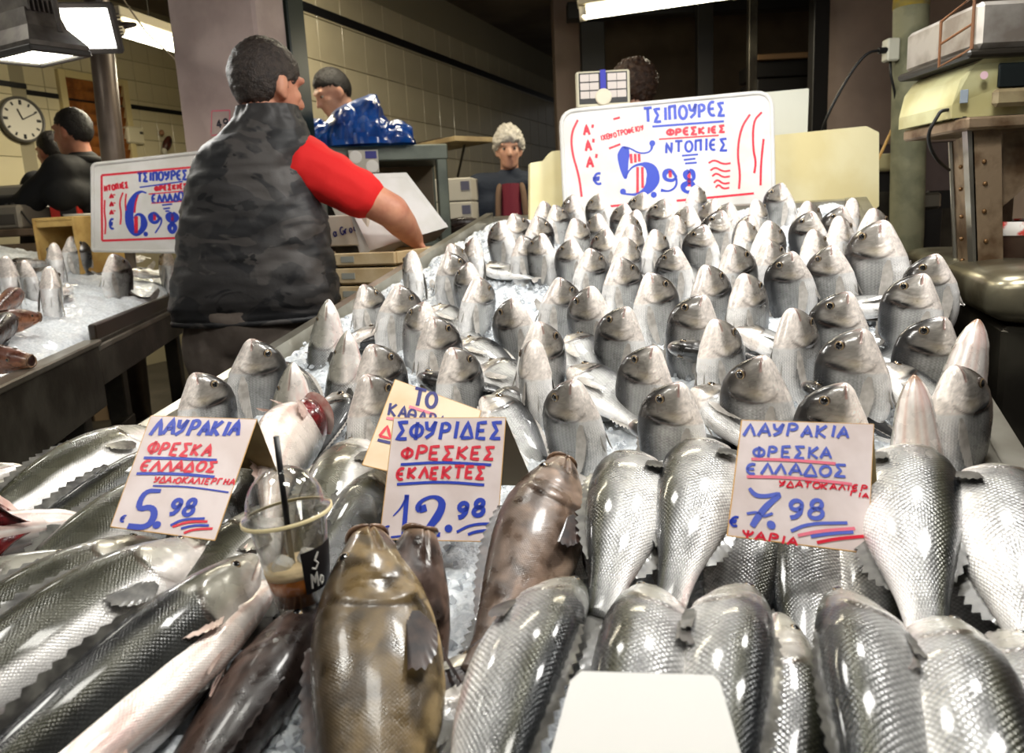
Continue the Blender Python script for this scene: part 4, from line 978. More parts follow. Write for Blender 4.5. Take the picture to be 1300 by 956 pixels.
def lbox(nm, a0, a1, l0, l1, z0, z1, m, ch=.004):
    c = V3(LE[0], LE[1], 0)+LA*(a0+a1)/2+LN*(l0+l1)/2; c[2] = (z0+z1)/2; return MB().box(c, (a1-a0, l1-l0, z1-z0), ch, RL).obj(nm, m, lc)
m_wet = mat('wet_dark_steel', srgb(88, 84, 74), .35, .6, c2=srgb(60, 56, 48), vscale=8, bump=.08)
lbox('fascia', -1.2, .02, -.02, .0, .80, 1.0, m_wet); lbox('top_edge', -1.2, .02, -.03, .02, .985, 1.003, m_steel)
lbox('fascia', .03, 1.5, -.015, .0, .86, 1.0, m_wet); lbox('top_edge', .03, 1.5, -.02, .03, .965, .985, m_steel); lbox('edge_strip', .04, 1.5, -.012, .01, .985, 1.045, mat('dark_brown_strip', srgb(44, 34, 24), .35, coat=.4))
lbox('tray', -1.2, 1.5, .02, 1.2, .84, .95, m_steel_d)
for a, l in ((-1.0, .1), (.05, .06), (.45, .06), (1.3, .06), (1.3, 1.0), (-1.0, 1.0)): lbox('leg', a, a+.06, l, l+.06, .25, .86, m_steel_d)
lbox('brace', .0, .5, .05, .09, .62, .66, m_steel_d); lbox('shelf', -1.0, 1.4, .1, 1.1, .40, .43, m_steel_d)
# its fish
def left_stand(px, py, az, tilt, k, label, kd='bream'):
    key = (kd, 'stand', 180); k *= 1.25; Hs = variant(key)[1][0][0][2]*k; put_fish(key, stand_matrix(on_left(px, py, Hs-.03), key, az, tilt, k), 'sea_bream', label, 'bream on the neighbouring counter')
for a in ((68, 308, 40, 4, .95, 'bream in front of the wooden crate, snout up, nearest the wall'), (90, 300, -50, 0, .95, 'bream snout up just left of the 6.98 board'), (62, 338, 20, 4, 1.0, 'pale-bellied upright bream at the front of the left ice'),
          (145, 296, -40, 0, .95, 'dark upright bream under the red euro mark of the 6.98 board'), (143, 322, -30, 2, 1.0, 'dark upright bream standing in front of the 6.98 board'), (212, 318, 50, 4, .95, 'upright bream half hidden behind the camouflage vest'), (6, 325, 30, 0, 1.0, 'upright bream cut by the left picture edge'),
          (30, 330, 70, 0, .85, 'small upright bream in the far left corner of the ice')): left_stand(*a)
def left_lie(px, py, px2, py2, k, roll, label, kd='bream', name='sea_bream', h=.035):
    H = on_left(px, py, h); T = on_left(px2, py2, h*.6); put_fish((kd, 'lie', 0, 0), lie_matrix(H, T, roll, k, 1), name, label, 'fish lying on the neighbouring counter')
left_lie(22, 335, 90, 330, .8, 20, 'grey bream lying flat at the back of the left ice'); left_lie(75, 372, 130, 330, .7, 15, 'bream lying flat behind the pale-bellied upright bream'); left_lie(160, 345, 215, 352, .75, 20, 'bream lying flat before the 6.98 board'); left_lie(165, 330, 225, 320, .7, 20, 'bream lying flat against the foot of the 6.98 board')
for a in ((24, 372, -40, 420, .60, 50, 'pinkish fish with white belly, highest of the reddish heap'), (50, 402, -20, 415, .60, 60, 'reddish brown fish with snout to the right, mid heap'), (14, 405, -50, 470, .66, 60, 'dark brown fish at the left edge of the reddish heap'), (40, 458, -30, 455, .66, 50, 'reddish brown fish lowest in the heap by the steel edge')):
    left_lie(*a[:6], a[6], 'grouper_red' if 'dark' not in a[6] else 'grouper_dark', 'red_fish', .05)
def solid(name, label, cat, M=None, group=None): return empty(name, label, cat, group, M)

# ------------------------------------------------------------------ people
def cap_shape(mb, p0, p1, r0, r1, n=14):
    p0, p1 = np.array(p0, float), np.array(p1, float); d = p1-p0; L = np.linalg.norm(d)+1e-9; d /= L; pts = []; rs = []
    for a in np.linspace(-math.pi/2*.96, 0, 5): pts.append(p0+d*r0*math.sin(a)); rs.append(r0*math.cos(a))
    for a in np.linspace(0, math.pi/2*.96, 5): pts.append(p1+d*r1*math.sin(a)); rs.append(r1*math.cos(a))
    mb.tube(pts, rs, n)
def ell_shape(mb, c, rad, R=None, n=18):
    R = np.eye(3) if R is None else np.array(R); P = np.zeros((n, n, 3))
    for i in range(n):
        a = math.pi*(i+.15)/(n-.7)-math.pi/2
        for j in range(n):
            b = 2*math.pi*j/n; P[i, j] = np.array(c)+R@np.array((rad[0]*math.cos(a)*math.cos(b), rad[1]*math.cos(a)*math.sin(b), rad[2]*math.sin(a)))
    o = len(mb.v); mb.grid(P, closed=True); mb.f += [tuple(o+j for j in range(n))[::-1], tuple(o+(n-1)*n+j for j in range(n))]; mb.m += [0, 0]
def remesh(mb, name, voxel, m, parent, it=6, fac=.5, fn=None):
    tmp = link('tmp', mb.mesh('tmp', [m])); md = tmp.modifiers.new('r', 'REMESH'); md.mode = 'VOXEL'; md.voxel_size = voxel; md.use_smooth_shade = True
    sm = tmp.modifiers.new('s', 'SMOOTH'); sm.iterations = it; sm.factor = fac
    dg = bpy.context.evaluated_depsgraph_get(); me = bpy.data.meshes.new_from_object(tmp.evaluated_get(dg)); me.name = name
    old = tmp.data; bpy.data.objects.remove(tmp); bpy.data.meshes.remove(old)
    if not me.materials: me.materials.append(m)
    if fn is not None:
        for v in me.vertices: v.co = fn(v.co)
    me.polygons.foreach_set('use_smooth', [True]*len(me.polygons)); me.update()
    return link(name, me, parent)
def headframe(yaw, pitch):
    """yaw 0 looks towards +Y (away), 180 towards the camera, -90 towards -X; columns: facing, left, up"""
    y = math.radians(yaw); f = V3(math.sin(y)*math.cos(pitch), math.cos(y)*math.cos(pitch), math.sin(pitch)); l = V3(-math.cos(y), math.sin(y), 0); return np.stack([f, l, np.cross(f, l)], 1)
def head_shapes(mb, c, R, k=1.0):
    H = lambda f, l, u: np.array(c)+R@(np.array((f, l, u))*k)
    e = lambda p, r: ell_shape(mb, p, np.array(r)*k, R)
    e(H(-.012, 0, .022), (.098, .076, .102)); e(H(.03, 0, -.03), (.064, .061, .085)); e(H(.056, 0, -.092), (.034, .038, .028)); e(H(.03, .0, -.078), (.05, .056, .04))
    cap_shape(mb, H(.090, 0, .012), H(.112, 0, -.030), .009*k, .014*k); e(H(.100, 0, -.034), (.013, .019, .009))
    cap_shape(mb, H(.080, .045, .030), H(.088, .012, .028), .012*k, .011*k); cap_shape(mb, H(.080, -.045, .030), H(.088, -.012, .028), .012*k, .011*k)
    cap_shape(mb, H(.086, .018, -.062), H(.086, -.018, -.062), .008*k, .008*k); cap_shape(mb, H(.083, .015, -.073), H(.083, -.015, -.073), .009*k, .009*k)
    for s in (1, -1):
        e(H(.062, s*.040, -.018), (.022, .020, .02)); e(H(-.008, s*.078, -.008), (.021, .010, .034)); e(H(.004, s*.074, -.036), (.012, .010, .014))
    cap_shape(mb, H(-.02, 0, -.06), H(-.035, 0, -.185), .056*k, .062*k)
    return H
def eyes(parent, H, R, k):
    for s in (1, -1):
        mb = MB(); c = H(.077, s*.032, .006); ell_shape(mb, c, np.array((.0105, .012, .008))*k, R, 10); o = len(mb.f); ell_shape(mb, H(.0845, s*.032, .006), np.array((.0045, .0065, .0065))*k, R, 8)
        for i in range(o, len(mb.f)): mb.m[i] = 1
        mb.obj('eye', [mat('eye_white', srgb(170, 162, 152), .25), mat('eye_brown', srgb(38, 26, 20), .15)], parent, True)
def hair(parent, H, R, k, m, region, puff=1.07, rough=.03, seed=1, n=64):
    P = np.zeros((n, n, 3)); c = np.array((-.012, 0, .022)); rad = np.array((.098, .076, .102))
    for i in range(n):
        a = math.pi*(i+.2)/(n-.6)-math.pi/2
        for j in range(n):
            b = 2*math.pi*j/n; d = np.array((math.cos(a)*math.cos(b), math.cos(a)*math.sin(b), math.sin(a)))
            g = region(*d)+.22*mnoise.noise((d[0]*9+seed, d[1]*9, d[2]*9)); q = .955+(puff-.955)*math.sqrt(min(1, max(0, (g+.12)/.38)))+rough*mnoise.noise((d[0]*7+seed, d[1]*7, d[2]*5))+.8*rough*mnoise.noise((d[0]*30+seed, d[1]*30, d[2]*12))
            if g < -.12: q = .80
            P[i, j] = H(*(c+rad*d*q))
    mb = MB(); mb.grid(P, closed=True); mb.f += [tuple(range(n))[::-1], tuple((n-1)*n+j for j in range(n))]; mb.m += [0, 0]
    return mb.obj('hair', m, parent, True)
short_hair = lambda f, l, u: min(u*1.0-.42*f-.02+(.35 if f < .15 else 0)+(.25 if f < -.35 else 0), .3)
skin_a = mat('skin_tanned', srgb(196, 138, 110), .5, c2=srgb(178, 116, 92), vscale=14, sss=.1, bump=.05, bscale=120)
skin_b = mat('skin_fair', srgb(206, 160, 136), .5, c2=srgb(190, 140, 118), vscale=14, sss=.1)
h_dark = mat('dark_brown_hair', srgb(38, 30, 26), .55, bump=.6, bscale=190, c2=srgb(58, 48, 42), vscale=70)
h_black = mat('black_hair', srgb(24, 20, 20), .5, bump=.6, bscale=190)
h_white = mat('white_hair', srgb(214, 208, 198), .6, bump=.6, bscale=150, c2=srgb(186, 180, 168), vscale=40)
h_brown = mat('brown_hair', srgb(70, 48, 34), .55, bump=.6, bscale=150, c2=srgb(48, 32, 24), vscale=40)
# camouflage quilt
def camo():
    m = mat('charcoal_camouflage', srgb(34, 34, 36), .55, bump=.35, bscale=14); n, l = nodes(m); p = n['Principled BSDF']
    tc = n.new('ShaderNodeTexCoord'); mp = n.new('ShaderNodeMapping'); mp.inputs['Scale'].default_value = (1, 1, 1.9); l.new(tc.outputs['Object'], mp.inputs['Vector'])
    prev = srgb(30, 30, 32)
    last = None
    for i, (sc, th, col) in enumerate(((4.5, .50, srgb(48, 46, 46)), (5.5, .55, srgb(68, 64, 62)), (7, .60, srgb(17, 17, 19)))):
        t = n.new('ShaderNodeTexNoise'); t.inputs['Scale'].default_value = sc; t.inputs['Detail'].default_value = 3; t.inputs['Distortion'].default_value = .8
        ofs = n.new('ShaderNodeVectorMath'); ofs.inputs[1].default_value = (i*3.7, i*1.9, i*5.3); l.new(mp.outputs[0], ofs.inputs[0]); l.new(ofs.outputs[0], t.inputs['Vector'])
        r = n.new('ShaderNodeValToRGB'); r.color_ramp.elements[0].position = th; r.color_ramp.elements[1].position = th+.025; l.new(t.outputs['Fac'], r.inputs['Fac'])
        mx = n.new('ShaderNodeMix'); mx.data_type = 'RGBA'; l.new(r.outputs['Color'], mx.inputs['Factor'])
        if last is None: mx.inputs[6].default_value = prev
        else: l.new(last, mx.inputs[6])
        mx.inputs[7].default_value = col; last = mx.outputs[2]
    l.new(last, p.inputs['Base Color']); return m
m_camo = camo()
m_red = mat('red_jersey', srgb(206, 20, 20), .8, bump=.25, bscale=22)
m_trous = mat('dark_grey_trousers', srgb(112, 102, 94), .85, bump=.3, bscale=16, c2=srgb(94, 84, 77), vscale=12)
m_shoe = mat('black_boot', srgb(20, 20, 20), .4)
FL = .25
man = empty('person', 'man in a charcoal camouflage vest and red shirt, seen from behind', 'person')
Y0 = 2.35; hc = atY(341, 110, 2.40); RH = headframe(38, -.14); mb = MB(); H = head_shapes(mb, hc, RH, 1.10)
S, E, Wr = atY(392, 212, 2.36), atY(497, 268, 2.40), atY(526, 303, 2.60); S2, E2, W2 = atY(285, 212, 2.40), atY(285, 285, 2.56), atY(355, 305, 2.72)
ch = atY(322, 225, Y0); wa = atY(325, 340, Y0); hp = atY(322, 412, Y0)
cap_shape(mb, atY(334, 168, 2.34), ch, .07, .12); cap_shape(mb, ch, wa, .12, .125); cap_shape(mb, wa, hp, .125, .13); cap_shape(mb, S2, S, .07, .07)
for a, b, c_ in ((S, E, Wr), (S2, E2, W2)):
    cap_shape(mb, a, b, .066, .058); cap_shape(mb, b, lerp(b, c_, .45), .058, .052); cap_shape(mb, lerp(b, c_, .45), c_, .052, .034)
def hand(mb, w, fwd, up, k=1.0, curl=.6):
    fwd = np.array(fwd, float)/np.linalg.norm(fwd); up = np.array(up, float)-fwd*np.dot(up, fwd); up /= np.linalg.norm(up); sd = np.cross(fwd, up)
    ell_shape(mb, w+fwd*.045*k, np.array((.052, .042, .018))*k, np.stack([fwd, sd, up], 1), 12)
    for i, (o, ln) in enumerate(((.030, .066), (.010, .074), (-.010, .070), (-.028, .056))):
        p = w+fwd*.082*k+sd*o*k; q = p
        for j, (fr, r) in enumerate(((.46, .0095), (.30, .0088), (.24, .008))):
            a = curl*(j+.6); d = fwd*math.cos(a)-up*math.sin(a); q2 = q+d*ln*fr*k; cap_shape(mb, q, q2, r*k, r*k*.93, 8); q = q2
    p = w+fwd*.02*k+sd*.036*k; q = p+(fwd*.6+sd*.7-up*.2)*.034*k; cap_shape(mb, p, q, .012*k, .010*k, 8); cap_shape(mb, q, q+(fwd*.85+sd*.1-up*.5)*.03*k, .010*k, .008*k, 8)
hand(mb, Wr, V3(.15, .75, -.6), V3(.6, .2, .7), 1.0, .55); hand(mb, W2, V3(.3, .9, -.2), V3(0, .2, 1), 1.0, .5)
hpL, hpR = hp+V3(-.09, 0, -.06), hp+V3(.09, 0, -.06)
for q in (hpL, hpR): f = V3(q[0], q[1]+.02, FL+.08); cap_shape(mb, q, lerp(q, f, .5), .085, .062); cap_shape(mb, lerp(q, f, .5), f, .06, .042); cap_shape(mb, f, f+V3(0, .12, -.04), .04, .035)
remesh(mb, 'body', .0075, skin_a, man, 5)
hair(man, H, RH, 1.10, h_dark, lambda f, l, u: min(u-.5*f+.25+(.3 if f < -.1 else 0)+(.12 if u < -.5 and f < -.2 else 0), .3) if not (u < -.80) else -.2, 1.12, .035, 3, 80)
# vest
rows_ = [(136, 304, 376, .092), (150, 300, 380, .096), (158, 294, 386, .10), (170, 280, 392, .10), (184, 263, 396, .125), (200, 252, 392, .135), (225, 243, 392, .145), (250, 238, 402, .15), (280, 233, 414, .158), (320, 228, 421, .165), (355, 224, 427, .17), (386, 222, 430, .17), (391, 223, 429, .166), (395, 225, 427, .163), (405, 227, 424, .16)]
yy = np.linspace(136, 405, 70); nv = 64; P = np.zeros((70, nv, 3))
for i, y in enumerate(yy):
    l_, r_, hd = [np.interp(y, [r[0] for r in rows_], [r[k_] for r in rows_]) for k_ in (1, 2, 3)]
    a, b = atY(l_, y, Y0), atY(r_, y, Y0); c_ = (a+b)/2; hw = np.linalg.norm(b-a)/2
    groove = 1-.020*math.exp(-((y-218)/2.2)**2)-.020*math.exp(-((y-318)/2.2)**2)-.012*math.exp(-((y-268)/2)**2)-.03*math.exp(-((y-390)/2.0)**2)+.012*math.sin((y-146)/16)
    for j in range(nv):
        t = 2*math.pi*j/nv; cx, sy = math.cos(t), math.sin(t); e = .80
        wr = .010*mnoise.noise((cx*3+y*.02, y*.045, sy*3))+.006*mnoise.noise((cx*8, y*.11, sy*8+5))
        P[i, j] = c_+V3((abs(cx)**e*(1 if cx > 0 else -1))*(hw*groove+wr), (abs(sy)**e*(1 if sy > 0 else -1))*(hd*groove+wr), 0)
vb = MB(); vb.grid(P, closed=True); vb.f += [tuple(69*nv+j for j in range(nv))]; vb.m += [0]
vb.obj('vest', m_camo, man, True)
MB().tube([P[-1, j]+V3(0, 0, .006) for j in list(range(nv))+[0]], .010, 8, False).obj('vest_hem', m_camo, man, True)
# shirt: torso under the vest and both sleeves
sb = MB(); cap_shape(sb, ch+V3(0, 0, .03), wa, .13, .125); se = lerp(S, E, .62)
ell_shape(sb, S+V3(-.02, 0, .012), (.088, .095, .088)); cap_shape(sb, S, lerp(S, E, .30), .090, .086); cap_shape(sb, lerp(S, E, .25), se, .088, .080); cap_shape(sb, S2, lerp(S2, E2, .6), .082, .078); cap_shape(sb, S2, S, .07, .07)
remesh(sb, 'shirt', .008, m_red, man, 5, fn=lambda co: co+Vector((1, 1, 1))*(.006*mnoise.noise(co*18)))
tb = MB(); ell_shape(tb, hp+V3(0, .0, .02), (.225, .165, .16)); 
for q, sg in ((hpL, -1), (hpR, 1)):
    f = V3(q[0]+sg*.02, q[1]+.02, FL+.06); cap_shape(tb, q+V3(sg*.015, 0, .0), lerp(q, f, .5), .135, .098); cap_shape(tb, lerp(q, f, .5), f, .098, .075)
remesh(tb, 'trousers', .012, m_trous, man, 6, fn=lambda co: co+Vector((1, 1, 0))*(.010*mnoise.noise(co*11)))
for q in (hpL, hpR):
    bb = MB(); cap_shape(bb, V3(q[0], q[1]-.03, FL+.055), V3(q[0], q[1]+.17, FL+.045), .055, .045); cap_shape(bb, V3(q[0], q[1], FL+.06), V3(q[0], q[1], FL+.18), .055, .06); bb.obj('boot', m_shoe, man, True)

def person(label, hpx, Y, yaw, pitch, byaw, skin, hm, region, top_m, leg_m, arms, k=.96, puff=1.08, rough=.03, seed=2, extra=None, wide=1.0, eye=True):
    root = empty('person', label, 'person'); c = atY(*hpx, Y); R = headframe(yaw, pitch); mb = MB(); H = head_shapes(mb, c, R, k)
    b = math.radians(byaw); f = V3(math.sin(b), math.cos(b), 0); l = V3(-math.cos(b), math.sin(b), 0)
    nk = c+V3(0, 0, -.19*k)-f*.035; sh = [nk+l*s*.185*wide+V3(0, 0, -.025) for s in (1, -1)]; wa_ = nk+V3(0, 0, -.44); hp_ = nk+V3(0, 0, -.62); hh = hp_[2]-FL
    tp = MB()
    for m_, g in ((mb, 0), (tp, .022)):
        cap_shape(m_, nk+V3(0, 0, .02), nk+V3(0, 0, -.25), .058+g, .125+g); cap_shape(m_, nk+V3(0, 0, -.2), wa_, .125+g, .12+g); cap_shape(m_, wa_, hp_, .12+g, .135+g); cap_shape(m_, sh[0], sh[1], .062+g, .062+g); cap_shape(m_, sh[0]+V3(0, 0, -.12), sh[1]+V3(0, 0, -.12), .075+g, .075+g)
        for s_, (e_, w_) in zip(sh, arms(nk, f, l)): cap_shape(m_, s_, e_, .052+g, .045+g); cap_shape(m_, e_, w_, .045+g, .032+g)
    tt = MB(); ell_shape(tt, hp_, (.19, .14, .13), np.stack([l, f, V3(0, 0, 1)], 1))
    for s_ in (1, -1):
        q = hp_+l*s_*.085+V3(0, 0, -.04); ft = V3(q[0], q[1], FL+.07)
        for m_, g in ((mb, 0), (tt, .025)): cap_shape(m_, q, lerp(q, ft, .5), .082+g, .06+g); cap_shape(m_, lerp(q, ft, .5), ft, .06+g, .042+g)
        cap_shape(mb, ft, ft+f*.10+V3(0, 0, -.03), .04, .035)
        bb = MB(); cap_shape(bb, ft-f*.03+V3(0, 0, -.02), ft+f*.15+V3(0, 0, -.03), .05, .04); bb.obj('shoe', m_shoe, root, True)
    for (e_, w_) in arms(nk, f, l): hand(mb, w_, w_-e_, V3(0, 0, 1), 1.0, .4)
    remesh(mb, 'body', .010, skin, root, 4); remesh(tp, 'jacket', .013, top_m, root, 5, fn=lambda co: co+Vector((1, 1, 0))*(.010*mnoise.noise(co*9))); remesh(tt, 'trousers', .015, leg_m, root, 5)
    if eye: eyes(root, H, R, k)
    hair(root, H, R, k, hm, region, puff, rough, seed)
    if extra: extra(root, H, nk, f, l, R, k)
    return root
def ell_part(root, nm, c, rad, R, m):
    mb = MB(); ell_shape(mb, c, rad, R, 16); return mb.obj(nm, m, root, True)
m_blackj = mat('black_jacket', srgb(14, 14, 16), .8, bump=.2, bscale=20); m_darkt = mat('dark_trousers', srgb(28, 28, 32), .85)
def collar(m, r=.075):
    def fx(root, H, nk, f, l, R, k):
        MB().tube([nk+V3(0, 0, .035)+l*r*math.cos(a)+f*r*math.sin(a) for a in np.linspace(0, 2*math.pi, 25)], .022, 8, False).obj('collar', m, root, True)
    return fx
down = lambda nk, f, l: [(nk+l*s*.24+V3(0, 0, -.32)+f*.03, nk+l*s*.22+V3(0, 0, -.52)+f*.12) for s in (1, -1)]
person('man in a black jacket facing the clock wall, arm stretched out', (92, 168), 3.9, -80, -.04, -85, skin_a, h_black, short_hair, m_blackj, m_darkt,
       lambda nk, f, l: [(nk+f*.22+l*.20+V3(0, 0, -.20), nk+f*.46+l*.20+V3(0, 0, -.18)), (nk-l*.22+V3(0, 0, -.30), nk-l*.14+V3(0, 0, -.50)+f*.1)], extra=collar(m_blackj))
person('person behind the man in black, bearded face half hidden', (66, 193), 4.35, -65, -.1, -80, skin_a, h_black, short_hair, mat('dark_scarf', srgb(24, 24, 28), .9), m_darkt, down, .92,
       extra=lambda root, H, nk, f, l, R, k: ell_part(root, 'beard', H(.045, 0, -.085), np.array((.052, .055, .040))*k, R, h_black))
person('young dark-haired man looking down behind the blue bag', (422, 118), 3.9, -125, -.45, -130, skin_b, h_black, short_hair, mat('black_top', srgb(18, 18, 22), .8), m_darkt, lambda nk, f, l: [(nk+l*s*.22+V3(0, 0, -.30)+f*.05, nk+l*s*.08+V3(0, 0, -.34)+f*.30) for s in (1, -1)])
m_card_w = mat('slate_blue_cardigan', srgb(46, 52, 64), .9, bump=.3, bscale=60); m_maroon = mat('maroon_top', srgb(110, 30, 48), .85)
def woman_x(root, H, nk, f, l, R, k):
    fb = MB(); P = np.zeros((10, 9, 3))
    for i in range(10):
        for j in range(9):
            t = (j/8-.5); P[i, j] = nk+V3(0, 0, -.02-.5*i/9)+l*t*(.07+.08*i/9)*1.5+f*(.155+.008*min(i, 5)-.30*t*t)
    fb.grid(P).obj('blouse', m_maroon, root, True)
    for s in (1, -1): MB().tube([nk+l*s*.06+f*.03+V3(0, 0, .02), nk+l*s*.075+f*.12+V3(0, 0, -.08), nk+l*s*.085+f*.165+V3(0, 0, -.25), nk+l*s*.10+f*.165+V3(0, 0, -.5)], [.016, .018, .018, .016], 10).obj('scarf', mat('beige_scarf', srgb(104, 82, 66), .9), root, True)
person('white-haired woman in slate cardigan and maroon top by the wall', (646, 190), 4.4, 178, -.08, 180, skin_b, h_white, lambda f, l, u: min(u-.55*f+.28, .3), m_card_w, m_darkt,
       lambda nk, f, l: [(nk+l*s*.26+V3(0, 0, -.32)+f*.04, nk+l*s*.07+V3(0, 0, -.42)+f*.24) for s in (1, -1)], .96, 1.30, .16, 5, woman_x, 1.05)
person('brown-haired person behind the scale display', (802, 112), 3.7, -60, -.05, -60, skin_b, h_brown, lambda f, l, u: min(u-.45*f+.75, .3), mat('brown_coat', srgb(48, 40, 34), .9), m_darkt, down, .96, 1.26, .12, 8)

# ------------------------------------------------------------------ lamps
m_glow = mat('floodlight_glass', srgb(255, 250, 225), .3, emit=(1, .96, .80, 1), estr=14)
m_house = mat('grey_lamp_housing', srgb(96, 90, 84), .5, .4, c2=srgb(76, 70, 66), vscale=20)
m_tube = mat('lit_tube', srgb(255, 250, 220), .3, emit=(1, .93, .70, 1), estr=9)
m_black_rubber = mat('black_cable', srgb(18, 18, 18), .5)
def floodlight(pos, aim, label, watts, w=.30, h=.22, hang=None):
    pos = np.array(pos, float); n = np.array(aim, float)-pos; n /= np.linalg.norm(n)
    x = np.cross(n, (0, 0, 1)); x = x/np.linalg.norm(x) if np.linalg.norm(x) > .05 else V3(1, 0, 0); y = np.cross(n, x); R = np.stack([x, y, n], 1)
    root = empty('floodlight', label, 'lamp', 'market floodlights', mat4(R, pos))
    hb = MB(); vs = [(sx*w/2*a, sy*h/2*a, z) for z, a in ((0, 1.08), (-.02, 1.08), (-.075, .72), (-.13, .60)) for sx, sy in ((-1, -1), (1, -1), (1, 1), (-1, 1))]
    hb.add(vs, [(4*i+k, 4*i+(k+1) % 4, 4*i+4+(k+1) % 4, 4*i+4+k) for i in range(3) for k in range(4)]+[(12, 13, 14, 15)]); hs_ = hb.obj('housing', m_house, root)
    fr = MB()
    for sx, sy, bw, bh in ((0, 1, w*1.1, .022), (0, -1, w*1.1, .022), (1, 0, .022, h*1.1), (-1, 0, .022, h*1.1)): fr.box((sx*w/2*1.02, sy*h/2*1.02, .004), (bw, bh, .02), .004)
    fr.obj('frame', mat('dark_lamp_frame', srgb(50, 47, 44), .5), root)
    MB().box((0, 0, .0), (w*.98, h*.98, .006)).obj('glass', m_glow, root)
    fm = MB().box((0, 0, 0), (w*.72, .006, .05), .001).mesh('cooling_fin', m_house)
    for i in range(7): o = link('cooling_fin', fm, hs_); o.location = (0, (i-3)*h*.085, -.145)
    bk = MB(); bk.tube([(-w*.60, 0, -.05), (-w*.60, 0, -.16), (-w*.3, 0, -.21), (w*.3, 0, -.21), (w*.60, 0, -.16), (w*.60, 0, -.05)], .009, 6); bk.obj('bracket', m_house, root)
    if hang is not None:
        a = R.T@(np.array(hang, float)-pos); MB().tube([(0, 0, -.20), a], .012, 8).obj('stem', m_house, root)
    l = bpy.data.lights.new('floodlight_beam', 'AREA'); l.energy = watts; l.color = (1, .985, .96); l.shape = 'RECTANGLE'; l.size = w*.95; l.size_y = h*.95
    o = bpy.data.objects.new('floodlight_beam', l); COL.objects.link(o); o.matrix_world = mat4(R, pos+n*.012)@Matrix.Rotation(math.pi, 4, 'X')
    return root
names = ['floodlight above the front sea bass', 'floodlight above the right rail', 'floodlight above the concrete pole end of the bream', 'floodlight above the middle of the back bream rows', 'floodlight above the left sea bass heap', 'floodlight above the neighbouring counter']
for (lo, ta, e), nm in zip(FLOODS, names): floodlight(lo, ta, nm, e, hang=(lo[0], lo[1], 3.08))
f1 = atY(107, 36, 2.7); floodlight(f1, (f1[0]+.35, .2, 1.2), 'lit floodlight glaring at the viewer beside the far tiled wall', 8, .205, .145, (f1[0], f1[1]+.05, 3.08))
f2 = atY(46, 70, 2.5); floodlight(f2, (f2[0]+.05, f2[1]+.10, 0), 'grey floodlight pointing straight down at the upper left', .9, .25, .18, (f2[0]-.02, f2[1], 3.08))
a, b = atY(-60, -4, 2.75), atY(78, 12, 2.75); cr = empty('conduit_pipe', 'thick brown pipe above the two floodlights', 'pipe'); MB().tube([a, b, b+V3(.05, .25, .06)], .022, 10).obj('pipe', m_steel_d, cr, True); MB().tube([lerp(a, b, .72), lerp(a, b, .80)], .032, 12).obj('coupling', m_steel_d, cr, True)
def tube_lamp(p0, p1, r, label, e):
    p0, p1 = np.array(p0), np.array(p1); root = empty('fluorescent_lamp', label, 'lamp'); d = (p1-p0)/np.linalg.norm(p1-p0)
    MB().tube([p0, p1], r, 12).obj('tube', m_tube, root, True)
    sd = np.cross(d, (0, 0, 1)); sd /= np.linalg.norm(sd); R = np.stack([d, sd, np.cross(d, sd)*-1], 1)
    MB().box((p0+p1)/2+V3(0, 0, r*1.7), (np.linalg.norm(p1-p0)+.06, r*3.2, r*1.2), .005, R).obj('housing', mat('white_lamp_tray', srgb(200, 192, 170), .5), root)
    for q in (p0, p1): MB().tube([q-d*.02, q+d*.02], r*1.25, 12).obj('end_cap', mat('lamp_cap', srgb(220, 214, 196), .5), root, True)
    for t in (.25, .75): q = lerp(p0, p1, t); MB().tube([q+V3(0, 0, r*2), V3(q[0], q[1], 3.08)], .005, 6).obj('hanger', m_steel_d, root)
    area_light('fluorescent_glow', (p0+p1)/2-V3(0, 0, r*1.3), (p0+p1)/2-V3(0, 0, 1), np.linalg.norm(p1-p0), e, (1, .90, .68), .08)
tube_lamp(atY(146, 34, 3.9), atY(300, 82, 5.0), .040, 'fluorescent tube running behind the pillar towards the tiled wall', 36)
tube_lamp(atY(740, 17, 4.3), atY(935, -11, 4.2), .034, 'fluorescent tube above the big price board', 20)
tube_lamp(V3(-.95, 3.25, 2.86), V3(-.45, 4.2, 2.86), .03, 'unseen fluorescent tube above the steel table, added to brighten the tiled wall', 24)  # out of view; added to brighten the tiled wall, suggested by a reflection there
mb = empty('wire', 'thin wire hanging from the ceiling across the fluorescent tube', 'cable'); MB().tube([atY(150, -10, 3.6), atY(185, 40, 3.7), atY(235, 88, 3.9)], .004, 6).obj('wire_strand', mat('grey_wire', srgb(120, 110, 96), .6), mb)

# ------------------------------------------------------------------ things at the back left
def vert_disc(P, n):  # frame whose z faces n
    n = np.array(n, float)/np.linalg.norm(n); x = np.cross((0, 0, 1), n); x /= np.linalg.norm(x); return np.stack([x, np.cross(n, x), n], 1)
P = onplane(27, 152, W0+RN*.125, RN); R = vert_disc(P, RN); ck = empty('wall_clock', 'round grey-rimmed wall clock on the cream tiles', 'clock', None, mat4(R, P)); r = .148
MB().lathe([(r, -.02), (r, .02), (r*.97, .028), (r*.90, .024), (r*.88, .012)], n=48, caps=(True, False)).obj('rim', mat('clock_rim', srgb(92, 90, 86), .35, .3), ck, True)
MB().lathe([(r*.89, .010), (r*.89, .012)], n=48).obj('dial', mat('clock_dial', srgb(214, 210, 198), .5), ck)
for i in range(12):
    t = math.radians(30*i); MB().box((math.sin(t)*r*.74, math.cos(t)*r*.74, .0135), (.012 if i % 3 else .018, .022 if i % 3 else .03, .002), 0, rotz(-t)).obj('hour_mark', mat('clock_ink', srgb(40, 40, 42), .6), ck)
